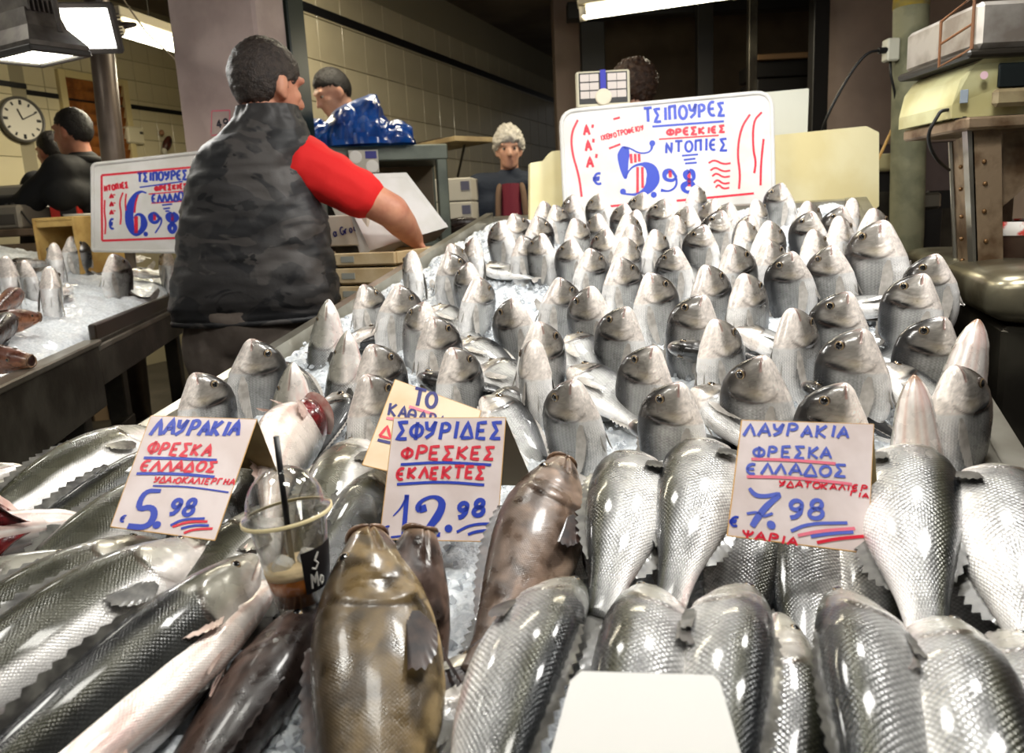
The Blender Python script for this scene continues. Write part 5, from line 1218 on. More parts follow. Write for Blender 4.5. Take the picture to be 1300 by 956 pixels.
for t, ln, w_ in ((math.radians(-22), .07, .010), (math.radians(62), .105, .007)): MB().box((math.sin(t)*ln/2, math.cos(t)*ln/2, .016), (w_, ln, .002), 0, rotz(-t)).obj('hand', mat('clock_ink', srgb(40, 40, 42), .6), ck)
P = onplane(170, 172, W0+RN*.03, RN); bx = empty('junction_box', 'small cream electric box on the tiled wall beside the steel pole', 'electric box', None, mat4(RW@np.array(((1, 0, 0), (0, 1, 0), (0, 0, 1))), P))
MB().box((0, 0, 0), (.15, .06, .13), .012).obj('case', mat('cream_plastic', srgb(214, 206, 178), .4), bx); MB().box((.045, -.034, .02), (.03, .01, .02), .003).obj('switch', mat('dark_switch', srgb(70, 66, 58), .4), bx); MB().tube([(-.03, 0, .06), (-.03, .0, .12)], .006, 6).obj('conduit', mat('cream_plastic', srgb(214, 206, 178), .4), bx)
P = onplane(212, 181, W0+RN*.05, RN); og = empty('wall_ornament', 'small red and brown ornament hanging on the tiled wall', 'ornament', None, mat4(RW, P))
mb = MB(); ell_shape(mb, (0, 0, -.01), (.035, .03, .075), np.array(((.86, 0, .5), (0, 1, 0), (-.5, 0, .86)))); mb.obj('bird_body', mat('dark_red_glaze', srgb(80, 34, 26), .4, c2=srgb(40, 30, 24), vscale=30), og, True)
mb = MB(); ell_shape(mb, (-.04, 0, .075), (.02, .02, .024)); mb.obj('bird_head', mat('brown_glaze', srgb(150, 110, 80), .4), og, True); mb = MB(); ell_shape(mb, (-.035, 0, -.07), (.022, .02, .03)); mb.obj('base', mat('white_glaze', srgb(200, 196, 180), .4), og, True)
# leaning steel pole
pa, pb = atY(127, 40, 3.35), atY(146, 220, 3.35); d = pb-pa; pb2 = pa+d*((FL-pa[2])/d[2]); pt = pa+d*((3.07-pa[2])/d[2])
MB().tube([pt, pb2], .050, 20, ref=(1, 0, 0)).obj('steel_pole', mat('brown_grey_pole', srgb(104, 92, 82), .4, .4, c2=srgb(84, 74, 66), vscale=6), smooth=True, label='slanting grey steel pole behind the 6.98 board', category='pole')
# number 49 pencilled on the pillar
pn = -RA; pl = Plane(PC-RA*.0005, RN, V3(0, 0, 1)); write(pillar, pl, '49', (276, 163), (292, 160), 11, 'k', .008, .05); mb = MB()
for q in (((269, 141), (292, 140)), ((292, 140), (291, 165)), ((291, 170), (268, 172)), ((269, 141), (268, 170))): line(pillar, pl, q, 'p', .005, name='pencil_frame')
# sales shelf with till, cup box and bowl
c = atY(38, 305, 3.6); sh = empty('service_shelf', 'wooden service shelf at the left edge behind the fish', 'shelf'); MB().box((c[0]-.25, 3.75, c[2]+.04), (.9, .34, .035), .004).obj('top', mat('shelf_brown', srgb(120, 100, 80), .5, c2=srgb(96, 78, 60), vscale=8), sh); MB().box((c[0]-.25, 3.76, (c[2]+.02)/2+.1), (.84, .28, c[2]-.25), .004).obj('cabinet', mat('shelf_body', srgb(132, 112, 88), .6), sh)
ztop = c[2]+.0575
def cup_at(px, Y): return V3(atY(px, 285, Y)[0], Y, ztop)
P = cup_at(88, 3.72); o = empty('drinks_carton', 'red and black carton beside the white bowl', 'carton', None, mat4(rotz(.2), P)); MB().box((0, 0, .06), (.13, .08, .12), .003).obj('box', mat('carton_red', srgb(190, 40, 26), .5), o); MB().box((.02, -.043, .065), (.075, .006, .08), .001).obj('panel', mat('carton_black', srgb(30, 26, 26), .5), o)
P = cup_at(101, 3.62); o = empty('bowl', 'small white bowl in front of the red carton', 'bowl', None, mat4(np.eye(3), P)); MB().lathe([(.035, 0), (.04, .006), (.062, .05), (.066, .06), (.062, .06), (.055, .045), (.03, .012), (.005, .010)], n=28, caps=(True, True)).obj('bowl_body', mat('white_glaze2', srgb(216, 212, 200), .3), o, True)
P = cup_at(22, 3.75); o = empty('cash_register', 'grey cash register cut by the left picture edge', 'till', None, mat4(rotz(-.2), P)); MB().box((0, 0, .06), (.30, .26, .12), .012).obj('case', mat('till_grey', srgb(140, 132, 118), .5), o); MB().box((-.03, .06, .17), (.22, .05, .12), .012).obj('display', mat('till_light', srgb(176, 168, 150), .5), o); MB().box((0, -.133, .05), (.26, .006, .05), .002).obj('drawer', mat('till_dark', srgb(90, 84, 76), .5), o)
km = MB().box((0, 0, 0), (.022, .02, .012), .003).mesh('key', mat('till_key', srgb(70, 66, 62), .5))
for i in range(6):
    for j in range(3): k_ = link('key', km, o); k_.location = (-.10+i*.036, -.08+j*.035, .124)
MB().tube([V3(0, 0, .10)+V3(.13, -.1, 0), (.20, -.14, .05), (.26, -.12, -.05)], .004, 6).obj('cord', m_black_rubber, o)
# wooden crate next to the 6.98 board
P = atY(101, 300, 3.12); P[2] = left_ice(P[0], P[1])-.02; o = empty('wooden_crate', 'pale wooden crate standing on end beside the 6.98 board', 'crate', None, mat4(rotz(-.25), P)); m_crate = mat('pale_crate_wood', srgb(206, 172, 104), .7, c2=srgb(176, 138, 74), vscale=12, bump=.1)
for x in (-.075, -.025, .025, .075): MB().box((x, .12, .12), (.046, .012, .24), .002).obj('plank', m_crate, o)
for x in (-.10, .10): MB().box((x, 0, .12), (.014, .25, .24), .003).obj('side', m_crate, o)
MB().box((0, 0, .233), (.20, .25, .014), .003).obj('end_board', m_crate, o); MB().box((0, -.11, .215), (.19, .02, .03), .003).obj('batten', m_crate, o)
# ------------------------------------------------------------------ things behind the man
def obox(name, label, cat, c, size, rot, m, ch=.004, part='body', group=None):
    o = empty(name, label, cat, group, mat4(rot, c)); MB().box((0, 0, 0), size, ch).obj(part, m, o); return o
# stack of shallow boxes on the counter side of the man
m_ply = mat('pale_box_board', srgb(206, 184, 146), .7, c2=srgb(184, 158, 118), vscale=9)
sx = atY(470, 330, 2.45); base = sx[2]-.43; Rz = rotz(-.35)
for i, (hh, w_) in enumerate(((.075, .34), (.075, .34), (.075, .335), (.07, .34), (.06, .35), (.06, .34), (.05, .35))):
    o = empty('fish_crate', f'{ORD[6-i]} from top in the stack of shallow pale crates by the vest', 'crate', 'stacked shallow crates', mat4(Rz@rotz(random.uniform(-.03, .03)), (sx[0]+random.uniform(-.006, .006), 2.52, base)))
    for (cx, cy, ux, uy) in ((0, -.16, w_, .014), (0, .16, w_, .014), (-w_/2, 0, .014, .31), (w_/2, 0, .014, .31)): MB().box((cx, cy, hh/2), (ux, uy, hh-.010), .003).obj('side', m_ply, o)
    MB().box((0, 0, .006), (w_-.01, .31, .012), .002).obj('base', m_ply, o); MB().box((0, -.169, hh*.5), (.05, .002, .02), 0).obj('paper_tag', mat('grey_tag', srgb(150, 150, 140), .7), o); base += hh
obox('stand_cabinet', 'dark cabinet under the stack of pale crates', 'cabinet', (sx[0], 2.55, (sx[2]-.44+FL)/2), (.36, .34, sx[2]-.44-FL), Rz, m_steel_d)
# tilted foam box being emptied
pts_ = [atY(425, 222, 2.60), atY(516, 219, 2.78), atY(569, 288, 2.74), atY(470, 318, 2.52)]
o = empty('foam_box', 'white foam fish box tipped up in the hands of the vest-wearing man', 'foam box'); bx_x = pts_[1]-pts_[0]; fn = np.cross(bx_x, pts_[3]-pts_[0]); fn /= np.linalg.norm(fn)
if np.dot(fn, CP-pts_[0]) < 0: fn = -fn
MB().prism(pts_, -fn*.022).obj('bottom', m_foam, o)
for i in range(4):
    a, b = pts_[i], pts_[(i+1) % 4]; inn = np.mean(pts_, 0); t = (inn-(a+b)/2); t = t/np.linalg.norm(t)*.02; MB().prism([a, b, b+t, a+t], -fn*.115).obj('side', m_foam, o)
# carton with printed word
P = atY(446, 292, 2.66); o = obox('carton', 'printed white carton between the vest and the tipped foam box', 'carton', P, (.20, .16, .11), rotz(-.2), mat('carton_white', srgb(206, 200, 184), .6)); pl = Plane(P+rotz(-.2)@V3(0, -.0815, 0), rotz(-.2)@V3(1, 0, 0), V3(0, 0, 1)); l_ = MB()
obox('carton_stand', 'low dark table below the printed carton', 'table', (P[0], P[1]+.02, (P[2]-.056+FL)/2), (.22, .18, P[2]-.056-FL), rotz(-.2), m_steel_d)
def write_obj(root, pl, *a): t = write(root, pl, *a); t.parent = root; t.matrix_parent_inverse = root.matrix_world.inverted(); return t
bpy.context.view_layer.update()
write_obj(o, pl, 'a Group', (424, 301), (460, 291), 9, 'n', .005)
# steel table with shelf, tape rolls, blue bag
ga, gb = atY(462, 186, 3.3), atY(543, 182, 3.45); zt = ga[2]; m_gs = mat('green_grey_steel', srgb(96, 102, 92), .45, .3, c2=srgb(78, 84, 76), vscale=8)
o = empty('steel_table', 'green-grey steel table carrying the blue bag', 'table'); cx = atY(470, 186, 3.4)[0]; RT = rotz(.25); MB().box((cx, 3.55, zt-.03), (.62, .46, .07), .006, RT).obj('top', m_gs, o)
for dx, dy in ((-.28, -.2), (.28, -.2), (-.28, .2), (.28, .2)):
    q = V3(cx, 3.55, 0)+RT@V3(dx, dy, 0); MB().box((q[0], q[1], (zt-.06+FL)/2), (.05, .05, zt-.06-FL), .005, RT).obj('leg', m_gs, o)
q = V3(cx, 3.55, zt-.45); MB().box(q, (.56, .40, .03), .004, RT).obj('shelf', m_gs, o); MB().box((cx+.0, 3.72, zt-.2), (.5, .02, .28), .003, RT).obj('back_panel', mat('brown_panel', srgb(110, 98, 80), .7), o)
lb = atY(462, 205, 3.28); o = empty('label_sheet', 'paper sheet with two round seals and a blue square on the table side', 'notice', None, mat4(RT, lb)); MB().box((0, 0, 0), (.13, .004, .10), .001).obj('sheet', mat('paper_grey', srgb(190, 184, 170), .7), o)
for x, z in ((-.035, .02), (.035, -.022)): MB().lathe([(.028, 0), (.028, .003), (.022, .004)], (x, -.002, z), 20, np.array(((1, 0, 0), (0, 0, -1), (0, 1, 0)))).obj('seal', mat('seal_white', srgb(226, 222, 214), .5), o)
MB().box((.033, -.004, .028), (.05, .003, .032), 0).obj('blue_square', mat('blue_print', srgb(46, 44, 130), .5), o)
m_bag = mat('blue_plastic_film', srgb(16, 84, 170), .28, c2=srgb(10, 52, 124), vscale=9, coat=.4, trans=.15)
bag = empty('plastic_bag', 'crumpled blue plastic bag lying on the steel table', 'bag')
tx = [388, 398, 408, 416, 424, 440, 458, 470, 478, 483, 486, 494, 504, 514, 522, 527]; ty = [158, 150, 149, 153, 142, 131, 124, 119, 120, 128, 146, 153, 151, 155, 163, 174]
P = np.zeros((90, 40, 3)); zt_ = zt+.006
for i in range(90):
    px = lerp(388, 527, i/89); tp_ = atY(px, np.interp(px, tx, ty), 3.36); hh = max(.012, tp_[2]-zt_); dp = .035+.095*math.sin(math.pi*min(1, max(0, (i+2)/93)))**.6*(1-.45*math.exp(-((px-416)/6)**2)-.4*math.exp(-((px-497)/6)**2))
    for j in range(40):
        a = math.pi*j/39; ca, sa = math.cos(a), math.sin(a); q = V3(tp_[0], 3.36-dp*ca, zt_+hh*sa**.8)
        fl = abs(mnoise.noise(q*9))*1.0+abs(mnoise.noise(q*21+V3(4, 2, 1)))*.55
        P[i, j] = q+V3(.35, -ca, .25*sa)*(.075*(fl-.42))*(min(1, sa*3)*.8+.2)
mb = MB(); mb.grid(P); bo = mb.obj('bag_film', m_bag, bag); autosmooth(bo.data, 25)
# wall shelf board and things below
P = atY(575, 180, 4.6); o = empty('wall_shelf', 'pale wooden board shelf on the tiled wall above the white boxes', 'shelf'); MB().box((P[0]-.05, 4.75, P[2]), (.62, .3, .03), .003, rotz(-.9)).obj('board', mat('shelf_pine', srgb(170, 150, 112), .6, c2=srgb(146, 126, 92), vscale=9), o); MB().box((P[0]-.15, 4.8, P[2]+.022), (.4, .14, .014), .003, rotz(-.9)).obj('tray', mat('dark_tray', srgb(50, 40, 32), .5), o)
for s_ in (-.2, .2): MB().tube([(P[0]-.05+s_*.6, 4.8-s_*.7, P[2]-.01), (P[0]-.12+s_*.6, 5.0-s_*.7, P[2]-.2)], .008, 6).obj('bracket', m_steel_d, o)
P = atY(572, 266, 4.2); zb_ = P[2]-.09; m_wb = mat('white_carton', srgb(196, 190, 176), .6)
for i in range(2):
    o = obox('white_box', ('upper' if i else 'lower')+' of two white boxes stacked beside the woman', 'box', (P[0], 4.3, zb_+.065+i*.135), (.30, .26, .13), rotz(-.15), m_wb, .006, 'box', 'two stacked white boxes'); MB().box((.115, -.132, .02), (.05, .004, .05), 0).obj('sticker', mat('grey_sticker', srgb(92, 92, 112), .6), o)
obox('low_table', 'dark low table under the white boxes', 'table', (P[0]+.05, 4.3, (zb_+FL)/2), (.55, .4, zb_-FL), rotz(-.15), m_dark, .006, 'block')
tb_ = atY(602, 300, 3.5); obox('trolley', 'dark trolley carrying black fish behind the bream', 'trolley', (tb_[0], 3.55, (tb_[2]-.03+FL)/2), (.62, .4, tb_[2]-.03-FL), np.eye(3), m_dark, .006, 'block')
for i, (px, py, px2, py2) in enumerate(((640, 284, 560, 296), (610, 282, 545, 290), (600, 292, 660, 298))):
    put_fish(('grouper_dark', 'lie', 0, 0), lie_matrix(atY(px, py, 3.45+.07*i), atY(px2, py2, 3.5+.07*i), 25, .7, 1), 'dark_fish', ('first', 'second', 'third')[i]+' dark fish on the trolley below the white boxes', 'dark fish on the trolley')
# ------------------------------------------------------------------ scale display on its post
P = atY(765, 114, 2.85); o = empty('scale_display', 'cream scale display with price grid above the big board', 'scale display', None, mat4(rotz(-.03), P)); W_, H_ = .205, .135
MB().box((0, 0, 0), (W_, .04, H_), .006).obj('case', mat('cream_case', srgb(206, 200, 176), .45), o); MB().box((0, -.0205, .004), (W_*.90, .003, H_*.84), .001).obj('face', mat('display_black', srgb(34, 32, 34), .4), o)
cm = MB().box((0, 0, 0), (.034, .003, .026), 0).mesh('price_window', mat('display_white', srgb(206, 196, 190), .5))
for i in range(4):
    for j in range(3): k_ = link('price_window', cm, o); k_.location = ((-.07, -.034, .034, .07)[i], -.0225, .042-j*.031)
MB().box((0, -.0225, .025), (.022, .004, .09), .001).obj('ribbon', mat('blue_ribbon', srgb(44, 48, 170), .5), o)
MB().lathe([(.030, 0), (.031, .004), (.026, .006), (.0255, .005)], (0, -.022, -.030), 28, np.array(((1, 0, 0), (0, 0, -1), (0, 1, 0)))).obj('seal', mat('gold_white_seal', srgb(222, 212, 190), .4), o)
MB().box((0, .01, -H_/2-.55), (.03, .02, 1.1), .004).obj('post', m_steel_d, o)
# ------------------------------------------------------------------ right side
# concrete pole
pa, pb = atY(1157, 0, 2.95), atY(1151, 290, 2.95); x_, r_ = (pa[0]+pb[0])/2+.0, .064
pole = empty('concrete_pole', 'grey-green concrete pole with yellow paint near the top', 'pole'); m_conc = mat('weathered_pole', srgb(134, 132, 104), .7, c2=srgb(104, 104, 80), vscale=9, bump=.35, bscale=30, vdetail=8)
MB().tube([(pb[0], 2.95, FL), (pb[0]+.0, 2.95, pb[2]), (pa[0], 2.95, pa[2]), (pa[0]+(pa[0]-pb[0]), 2.95, 3.07)], r_, 28, ref=(1, 0, 0)).obj('shaft', m_conc, pole, True); MB().tube([(pa[0], 2.95, pa[2]-.03), (pa[0]+.01, 2.95, 2.6)], r_*1.015, 28, ref=(1, 0, 0)).obj('paint_band', mat('yellow_paint', srgb(190, 160, 30), .6, c2=srgb(134, 132, 104), vscale=7), pole, True)
# socket with plug and cables
P = atY(1131, 64, 2.93); o = empty('wall_socket', 'white socket with black plug fixed to the concrete pole', 'socket'); MB().box(P, (.05, .05, .085), .006).obj('box', mat('socket_white', srgb(206, 204, 186), .4), o)
MB().tube([P+V3(-.02, -.01, .0), P+V3(-.055, -.012, -.002)], .012, 10).obj('plug', m_black_rubber, o); MB().tube(curve3([P+V3(-.05, -.012, 0), P+V3(-.10, -.01, -.005), atY(1080, 92, 2.93), atY(1052, 142, 2.93), atY(1040, 175, 2.98), atY(1038, 300, 3.0)]), .0055, 8).obj('cable', m_black_rubber, o, True); MB().tube([P+V3(0, 0, -.04), atY(1131, 95, 2.92), atY(1136, 118, 2.94), atY(1142, 180, 2.98)], .005, 8).obj('cable', m_black_rubber, o, True)
MB().tube([atY(1140, 148, 3.1), atY(1116, 200, 3.05), atY(1100, 235, 3.02), atY(1080, 330, 3.0)], .006, 8).obj('bamboo_cane', mat('cane', srgb(190, 150, 84), .6), label='thin yellow cane leaning behind the yellowed foam lid', category='cane')
P = atY(1124, 206, 3.25); o = empty('enamel_pot', 'small cream pot behind the yellowed foam lid', 'pot', None, mat4(np.eye(3), P)); MB().lathe([(.03, -.04), (.045, -.02), (.05, .03), (.054, .035), (.046, .035), (.04, -.01), (.005, -.02)], n=24).obj('pot', mat('cream_enamel', srgb(196, 186, 140), .4), o, True)
for px, Y, w_, h0, h1, lb_, m_ in ((1108, 3.35, .16, FL, P[2]-.042, 'dark cabinet behind the yellowed foam lid', m_dark), (1193, 3.4, .22, FL, 1.32, 'dark machine beyond the concrete pole', m_dark)):
    q = atY(px, 240, Y); o = obox('cabinet', lb_, 'cabinet', (q[0], Y, (h0+h1)/2), (w_, .2, h1-h0), np.eye(3), m_, .008, 'cabinet_body'); MB().box((0, -.102, (h1-h0)*.3), (w_*.8, .006, (h1-h0)*.25), .002).obj('cabinet_door', m_steel_d, o)
q = atY(1184, 255, 3.0); o = obox('steel_pan', 'small steel pan behind the concrete pole', 'pan', (q[0], 3.1, q[2]), (.12, .14, .07), np.eye(3), m_steel, .012, 'pan_body'); obox('pan_stand', 'dark stand below the small steel pan', 'stand', (q[0], 3.1, (q[2]-.036+FL)/2), (.13, .14, q[2]-.036-FL), np.eye(3), m_dark, .006, 'block')
# dark shelving far back
q = atY(1000, 95, 4.9); o = empty('dark_shelving', 'black shelving with a wooden board in the dim back room', 'shelving'); MB().box((q[0], 5.05, (q[2]-.02+FL)/2), (.42, .35, q[2]-.02-FL), .006).obj('cabinet', m_dark, o); MB().box((q[0]-.02, 5.0, q[2]+.12), (.36, .2, .035), .004).obj('board', mat('back_board', srgb(120, 92, 62), .7), o); MB().box((q[0], 5.1, q[2]+.05), (.42, .3, .1), .005).obj('drawer', m_dark, o)
# steel counter beside the rail
m_ss = mat('worn_stainless', srgb(150, 144, 122), .3, .75, c2=srgb(110, 102, 82), vscale=7, bump=.05, bscale=30)
def round_bar(name, label, p0, p1, w_, h_):
    p0, p1 = np.array(p0), np.array(p1); d = p1-p0; L_ = np.linalg.norm(d); d /= L_; sd = np.cross(d, (0, 0, 1)); sd /= np.linalg.norm(sd); up = np.cross(sd, d); P = []
    for t in (0, .012, .035, L_-.035, L_-.012, L_):
        k_ = 1-.35*(max(0, .035-min(t, L_-t))/.035)**2; ring = []
        for a in np.linspace(0, 2*math.pi, 33)[:-1]:
            ca, sa = math.cos(a), math.sin(a); e = .55; ring.append(p0+d*t+sd*w_/2*k_*abs(ca)**e*(1 if ca > 0 else -1)+up*h_/2*k_*abs(sa)**e*(1 if sa > 0 else -1))
        P.append(ring)
    mb = MB(); mb.grid(np.array(P), closed=True); mb.f += [tuple(range(32))[::-1], tuple(5*32+i for i in range(32))]; mb.m += [0, 0]; return mb
o = empty('steel_counter', 'rounded stainless counter to the right of the rail, carrying the rusty stand', 'counter')
ra, rb = atY(1262, 420, 1.42), atY(1190, 318, 2.05); ra[2] = rb[2] = 1.085
dirn = (rb-ra)/np.linalg.norm(rb-ra); sdn = V3(dirn[1], -dirn[0], 0)
round_bar('', '', ra+sdn*.14, ra+dirn*.44+sdn*.12, .30, .11).obj('rounded_end', m_ss, o, True); round_bar('', '', ra+dirn*.46+sdn*.08, ra+dirn*1.0+sdn*.06, .22, .10).obj('rounded_top', m_ss, o, True)
mb = MB(); Rr = np.stack([dirn, -sdn, V3(0, 0, 1)], 1); mb.box(ra+dirn*.5+sdn*.12-V3(0, 0, .46), (.95, .2, .80), .01, Rr); mb.obj('cabinet', m_steel_d, o)
# rusty riveted stand with scale
m_rust = mat('rusty_painted_steel', srgb(142, 122, 98), .55, .35, c2=srgb(98, 76, 54), vscale=13, bump=.25, bscale=60, vdetail=8, vthr=(.45, .62))
st = empty('rusty_stand', 'riveted rusty steel stand holding the weighing scale', 'stand'); YS = 1.72
def quadY(pts, th, nm, m):
    Q = [atY(a, b, YS) for a, b in pts]; return MB().prism(Q, V3(0, th, 0)).obj(nm, m, st)
quadY([(1234, 164), (1271, 160), (1274, 356), (1241, 358)], .006, 'front_plate', m_rust); quadY([(1228, 164), (1235, 164), (1243, 392), (1238, 392)], .02, 'angle_edge', m_steel)
q0, q1 = atY(1209, 180, YS+.16), atY(1234, 168, YS); r0, r1 = atY(1215, 330, YS+.16), atY(1240, 345, YS); MB().prism([q0, q1, r1, r0], V3(.004, .0, 0)).obj('side_plate', m_rust, st); MB().tube([q0+V3(-.004, 0, .0), r0+V3(-.004, 0, 0)], .006, 6).obj('angle_edge', m_steel, st)
Q = [atY(1207, 176, YS+.16), atY(1236, 152, YS-.01), atY(1330, 143, YS-.01)]; zt = atY(1236, 158, YS)[2]
MB().box((atY(1275, 158, YS)[0]+.05, YS+.10, zt), (.32, .27, .028), .005).obj('top_frame', m_rust, st)
rv = MB().lathe([(.0055, 0), (.005, .003), (.002, .005)], (0, 0, 0), 12, np.array(((1, 0, 0), (0, 0, -1), (0, 1, 0)))).mesh('rivet', mat('rivet_brass', srgb(122, 92, 60), .4, .6), True)
for i, (px, py) in enumerate(((1249, 205), (1250, 233), (1249, 268), (1251, 306), (1252, 340), (1251, 352))): k_ = link('rivet', rv, st); k_.location = atY(px, py, YS)-V3(0, .001, 0)
for (px, py) in ((1221, 212), (1221, 240), (1222, 275), (1222, 303), (1223, 330)): k_ = link('rivet', rv, st); k_.location = atY(px, py, YS+.075)-V3(.006, 0.004, 0)
P0_s = [atY(1273, 262, YS+.05), atY(1273, 170, YS+.05), atY(1340, 160, YS+.05), atY(1340, 205, YS+.05)]; MB().prism(P0_s, V3(0, .005, 0)).obj('gusset_plate', m_rust, st)
MB().box((atY(1330, 260, YS)[0], YS+.15, (zt+1.13)/2), (.03, .03, zt-1.13), .003).obj('leg', m_rust, st)
# the scale
m_cream = mat('stained_cream_plastic', srgb(198, 196, 152), .45, c2=srgb(172, 164, 116), vscale=7)
sc_ = empty('weighing_scale', 'stained cream electronic scale with steel pan on the rusty stand', 'scale'); x0_, zb0 = atY(1212, 140, YS)[0], zt+.018
prof = [(0, 0), (0, .03), (.012, .085), (.035, .115), (.05, .125), (.30, .125), (.30, 0)]
Yf, Yb = YS-.02, YS+.24
bd = MB(); f0 = [V3(x0_+u, Yf+.03*(1-min(1, u/.06)), zb0+v) for u, v in prof]; b0 = [V3(x0_+u, Yb, zb0+v) for u, v in prof]; n_ = len(prof)
bd.add(f0+b0, [tuple(range(n_))[::-1], tuple(range(n_, 2*n_))]+[(i, (i+1) % n_, n_+(i+1) % n_, n_+i) for i in range(n_)]); bd.obj('case', m_cream, sc_)
MB().box((x0_+.18, Yf-.004, zb0+.085), (.20, .008, .055), .003).obj('display', mat('scale_screen', srgb(18, 24, 24), .15, coat=.6), sc_); MB().box((x0_+.18, Yf-.012, zb0+.035), (.23, .02, .04), .008).obj('key_strip', mat('scale_keys', srgb(150, 136, 104), .5, c2=srgb(120, 104, 76), vscale=20), sc_)
MB().lathe([(.009, 0), (.009, .001)], (x0_+.05, Yf-.001, zb0+.088), 16, np.array(((1, 0, 0), (0, 0, -1), (0, 1, 0)))).obj('sticker', mat('pink_sticker', srgb(226, 190, 200), .5), sc_)
MB().box((x0_+.014, Yf+.010, zb0+.045), (.016, .006, .03), .001, rotz(-.4)).obj('side_label', mat('grey_label', srgb(130, 140, 150), .5), sc_)
MB().box((x0_+.165, (Yf+Yb)/2, zb0+.134), (.33, .30, .018), .006).obj('pan_support', mat('black_rim', srgb(40, 36, 30), .4), sc_); MB().box((x0_+.185, (Yf+Yb)/2, zb0+.195), (.33, .30, .10), .010).obj('pan', mat('scuffed_steel', srgb(190, 184, 176), .35, .6, c2=srgb(150, 140, 130), vscale=11), sc_)
hx = x0_+.0; MB().tube([(hx+.012, Yf-.01, zb0+.145), (hx+.012, Yf-.01, zb0+.26), (hx-.025, Yf+.05, zb0+.22), (hx-.025, Yf+.05, zb0+.12), (hx+.012, Yf-.01, zb0+.145)], .004, 6).obj('wire_guard', mat('rust_wire', srgb(120, 80, 50), .6), sc_); MB().tube([(hx+.012, Yf-.01, zb0+.20), (hx-.025, Yf+.05, zb0+.17)], .003, 6).obj('wire_guard', mat('rust_wire', srgb(120, 80, 50), .6), sc_)
for x in (.03, .27): MB().lathe([(.014, -.018), (.014, .002)], (x0_+x, Yf+.04, zb0), 14).obj('foot', m_black_rubber, sc_)
MB().tube(curve3([(x0_+.02, Yf+.05, zb0+.022), (x0_-.02, Yf+.04, zb0+.02), atY(1190, 148, YS+.02), atY(1176, 172, YS+.03), atY(1186, 200, YS+.06), atY(1205, 216, YS+.12)]), .0042, 8).obj('cable', m_black_rubber, sc_, True)
# crate with blue bag at the right edge
P = atY(1312, 340, 1.62); o = empty('fish_tub', 'brown-rimmed tub with printed band cut by the right edge', 'tub', None, mat4(np.eye(3), (P[0]+.11, 1.78, 1.10), .95)); MB().lathe([(.075, 0), (.10, .02), (.125, .11), (.13, .13), (.122, .13), (.115, .11), (.09, .02), (.01, .015)], n=32).obj('tub_body', mat('brown_tub', srgb(74, 54, 44), .5, c2=srgb(54, 40, 32), vscale=9), o, True)
MB().lathe([(.1245, .10), (.1335, .135), (.1345, .135), (.1255, .10)], n=32, caps=(False, False)).obj('printed_band', mat('band_print', srgb(210, 206, 200), .5, c2=srgb(190, 60, 50), vscale=16, vthr=(.55, .6)), o, True)
b2 = empty('plastic_bag', 'bright blue plastic under the tub at the right edge', 'bag'); bb = MB(); Pq = atY(1312, 372, 1.74); ell_shape(bb, Pq, (.07, .06, .045)); ell_shape(bb, Pq+V3(.08, .01, .01), (.09, .07, .05)); remesh(bb, 'bag_film', .008, m_bag, b2, 2, fn=lambda co: co+Vector((1, .6, 1))*(.010*mnoise.noise(co*30)))
# ------------------------------------------------------------------ plastic cup with iced coffee
cb_ = onbed(386, 764, .045); axis = V3(-.10, .06, 1); axis /= np.linalg.norm(axis); kc = 1.0
m_pet = bpy.data.materials.new('clear_plastic'); m_pet.use_nodes = True; n_, l_n = nodes(m_pet); n_.remove(n_['Principled BSDF'])
tr_, gl_, mx_, lw_ = n_.new('ShaderNodeBsdfTransparent'), n_.new('ShaderNodeBsdfGlossy'), n_.new('ShaderNodeMixShader'), n_.new('ShaderNodeLayerWeight'); gl_.inputs['Roughness'].default_value = .06; lw_.inputs['Blend'].default_value = .18; tr_.inputs['Color'].default_value = (.93, .93, .92, 1)
l_n.new(lw_.outputs['Facing'], mx_.inputs[0]); l_n.new(tr_.outputs[0], mx_.inputs[1]); l_n.new(gl_.outputs[0], mx_.inputs[2]); l_n.new(mx_.outputs[0], n_['Material Output'].inputs[0])
m_cof = mat('iced_coffee', srgb(150, 86, 24), .1, c2=srgb(120, 64, 14), vscale=20, coat=.3); m_foamc = mat('milk_foam', srgb(214, 190, 150), .6, bump=.3, bscale=90)
hgt = .082; cup = empty('plastic_cup', 'clear plastic cup with domed lid, black straw and leftover iced coffee', 'cup', None, mat4(frame_from(np.cross((0, 1, 0), axis), axis), cb_)); rr0, rr1 = .0225, .0335
MB().lathe([(.005, 0), (rr0, 0), (rr0+.001, .003), (rr1, hgt), (rr1-.0008, hgt), (rr0, .004), (.005, .0035)], n=48, caps=(True, True)).obj('cup_wall', m_pet, cup, True)
MB().lathe([(rr0-.001, .004), (rr0+.0045, .030)], n=40).obj('coffee', m_cof, cup, True); MB().lathe([(rr0+.0045, .0302), (rr0+.0055, .036), (.012, .0365)], n=40).obj('foam', m_foamc, cup, True)
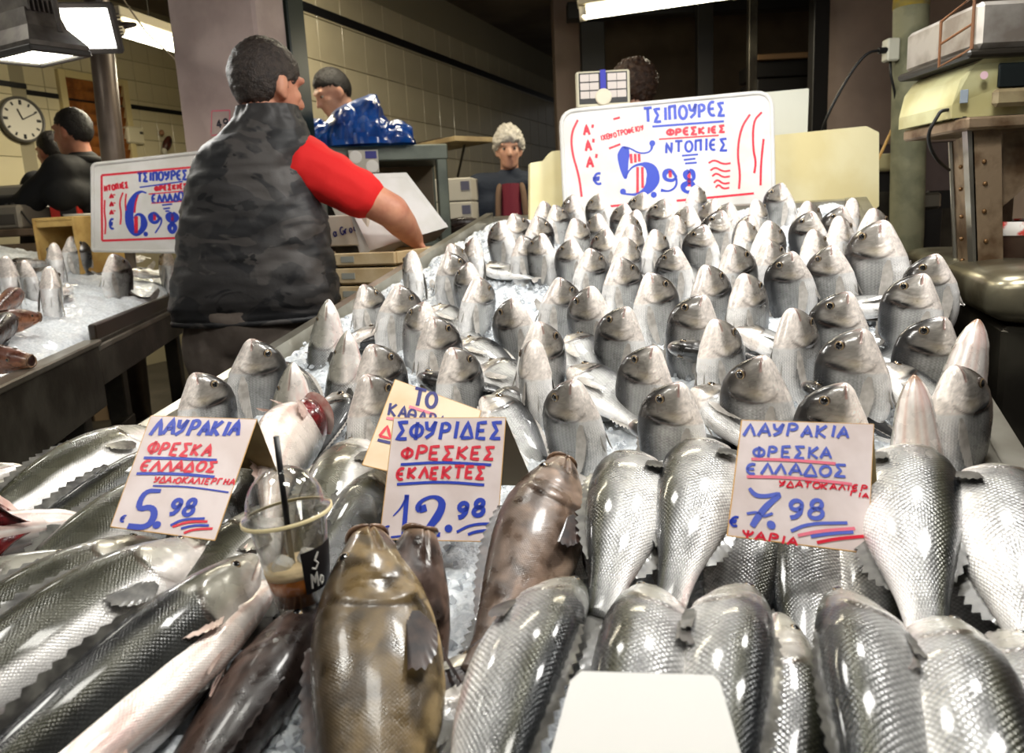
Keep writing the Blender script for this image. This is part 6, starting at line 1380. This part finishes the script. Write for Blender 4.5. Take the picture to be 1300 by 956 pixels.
dm = [(rr1+.002, hgt-.004), (rr1+.0045, hgt-.001), (rr1+.0045, hgt+.003), (rr1, hgt+.005)]+[(rr1*math.cos(a), hgt+.006+.036*math.sin(a)) for a in np.linspace(.05, 1.25, 10)]; dm2 = [(r_-.0009, z) for r_, z in dm[::-1]]
MB().lathe(dm+dm2+[dm[0]], n=48, caps=(False, False)).obj('dome_lid', m_pet, cup, True); MB().lathe([(rr1+.0055, hgt-.002), (rr1+.0055, hgt+.001), (rr1+.004, hgt+.001)], n=48, caps=(False, False)).obj('lid_ring', mat('ivory_ring', srgb(222, 206, 160), .35), cup, True)
MB().tube([(-.004, 0, .030), (.002, .004, .150)], .0026, 10).obj('straw', mat('black_straw', srgb(16, 16, 18), .3), cup, True)
mb = MB(); P = np.zeros((8, 14, 3)); wl = MB()
def onwall(a, z): r_ = lerp(rr0, rr1, z/hgt)+.0012; return V3(r_*math.cos(a), r_*math.sin(a), z)
for i in range(8):
    for j in range(14): P[i, j] = onwall(math.radians(-62+75*j/13), .016+.038*i/7)
lab_ = mb.grid(P).obj('paper_label', mat('black_label', srgb(34, 30, 32), .5), cup, True)
for st_ in ([(-50, .020), (-49, .033), (-44, .024), (-39, .033), (-38, .020)], [(-33, .024), (-30, .028), (-26, .026), (-26, .022), (-30, .020), (-33, .024)], [(-46, .038), (-40, .036), (-34, .040), (-40, .044), (-34, .048)], [(-38, .046), (-32, .050)]):
    pts_ = [onwall(math.radians(a), z)*V3(1.015, 1.015, 1) for a, z in dense(st_, 3)]; wl.tube(pts_, .0009, 5)
wl.obj('lettering', mat('label_print', srgb(232, 228, 220), .5), lab_)
icm = MB().box((0, 0, 0), (.016, .016, .014), .003).mesh('ice_cube', m_chip)
for i, (x, y) in enumerate(((-.010, -.006), (.010, .004))): k_ = link('ice_cube', icm, cup); k_.location = (x, y, .038); k_.rotation_euler = (.4*i, .5, i)
# box lying in the dark under the neighbouring counter
P = atY(165, 545, 2.2); obox('floor_box', 'pale box on the floor under the neighbouring counter', 'box', (P[0]+.05, 2.35, FL+.14), (.34, .3, .26), rotz(.4), mat('dim_white_box', srgb(160, 154, 140), .7), .006, 'box')
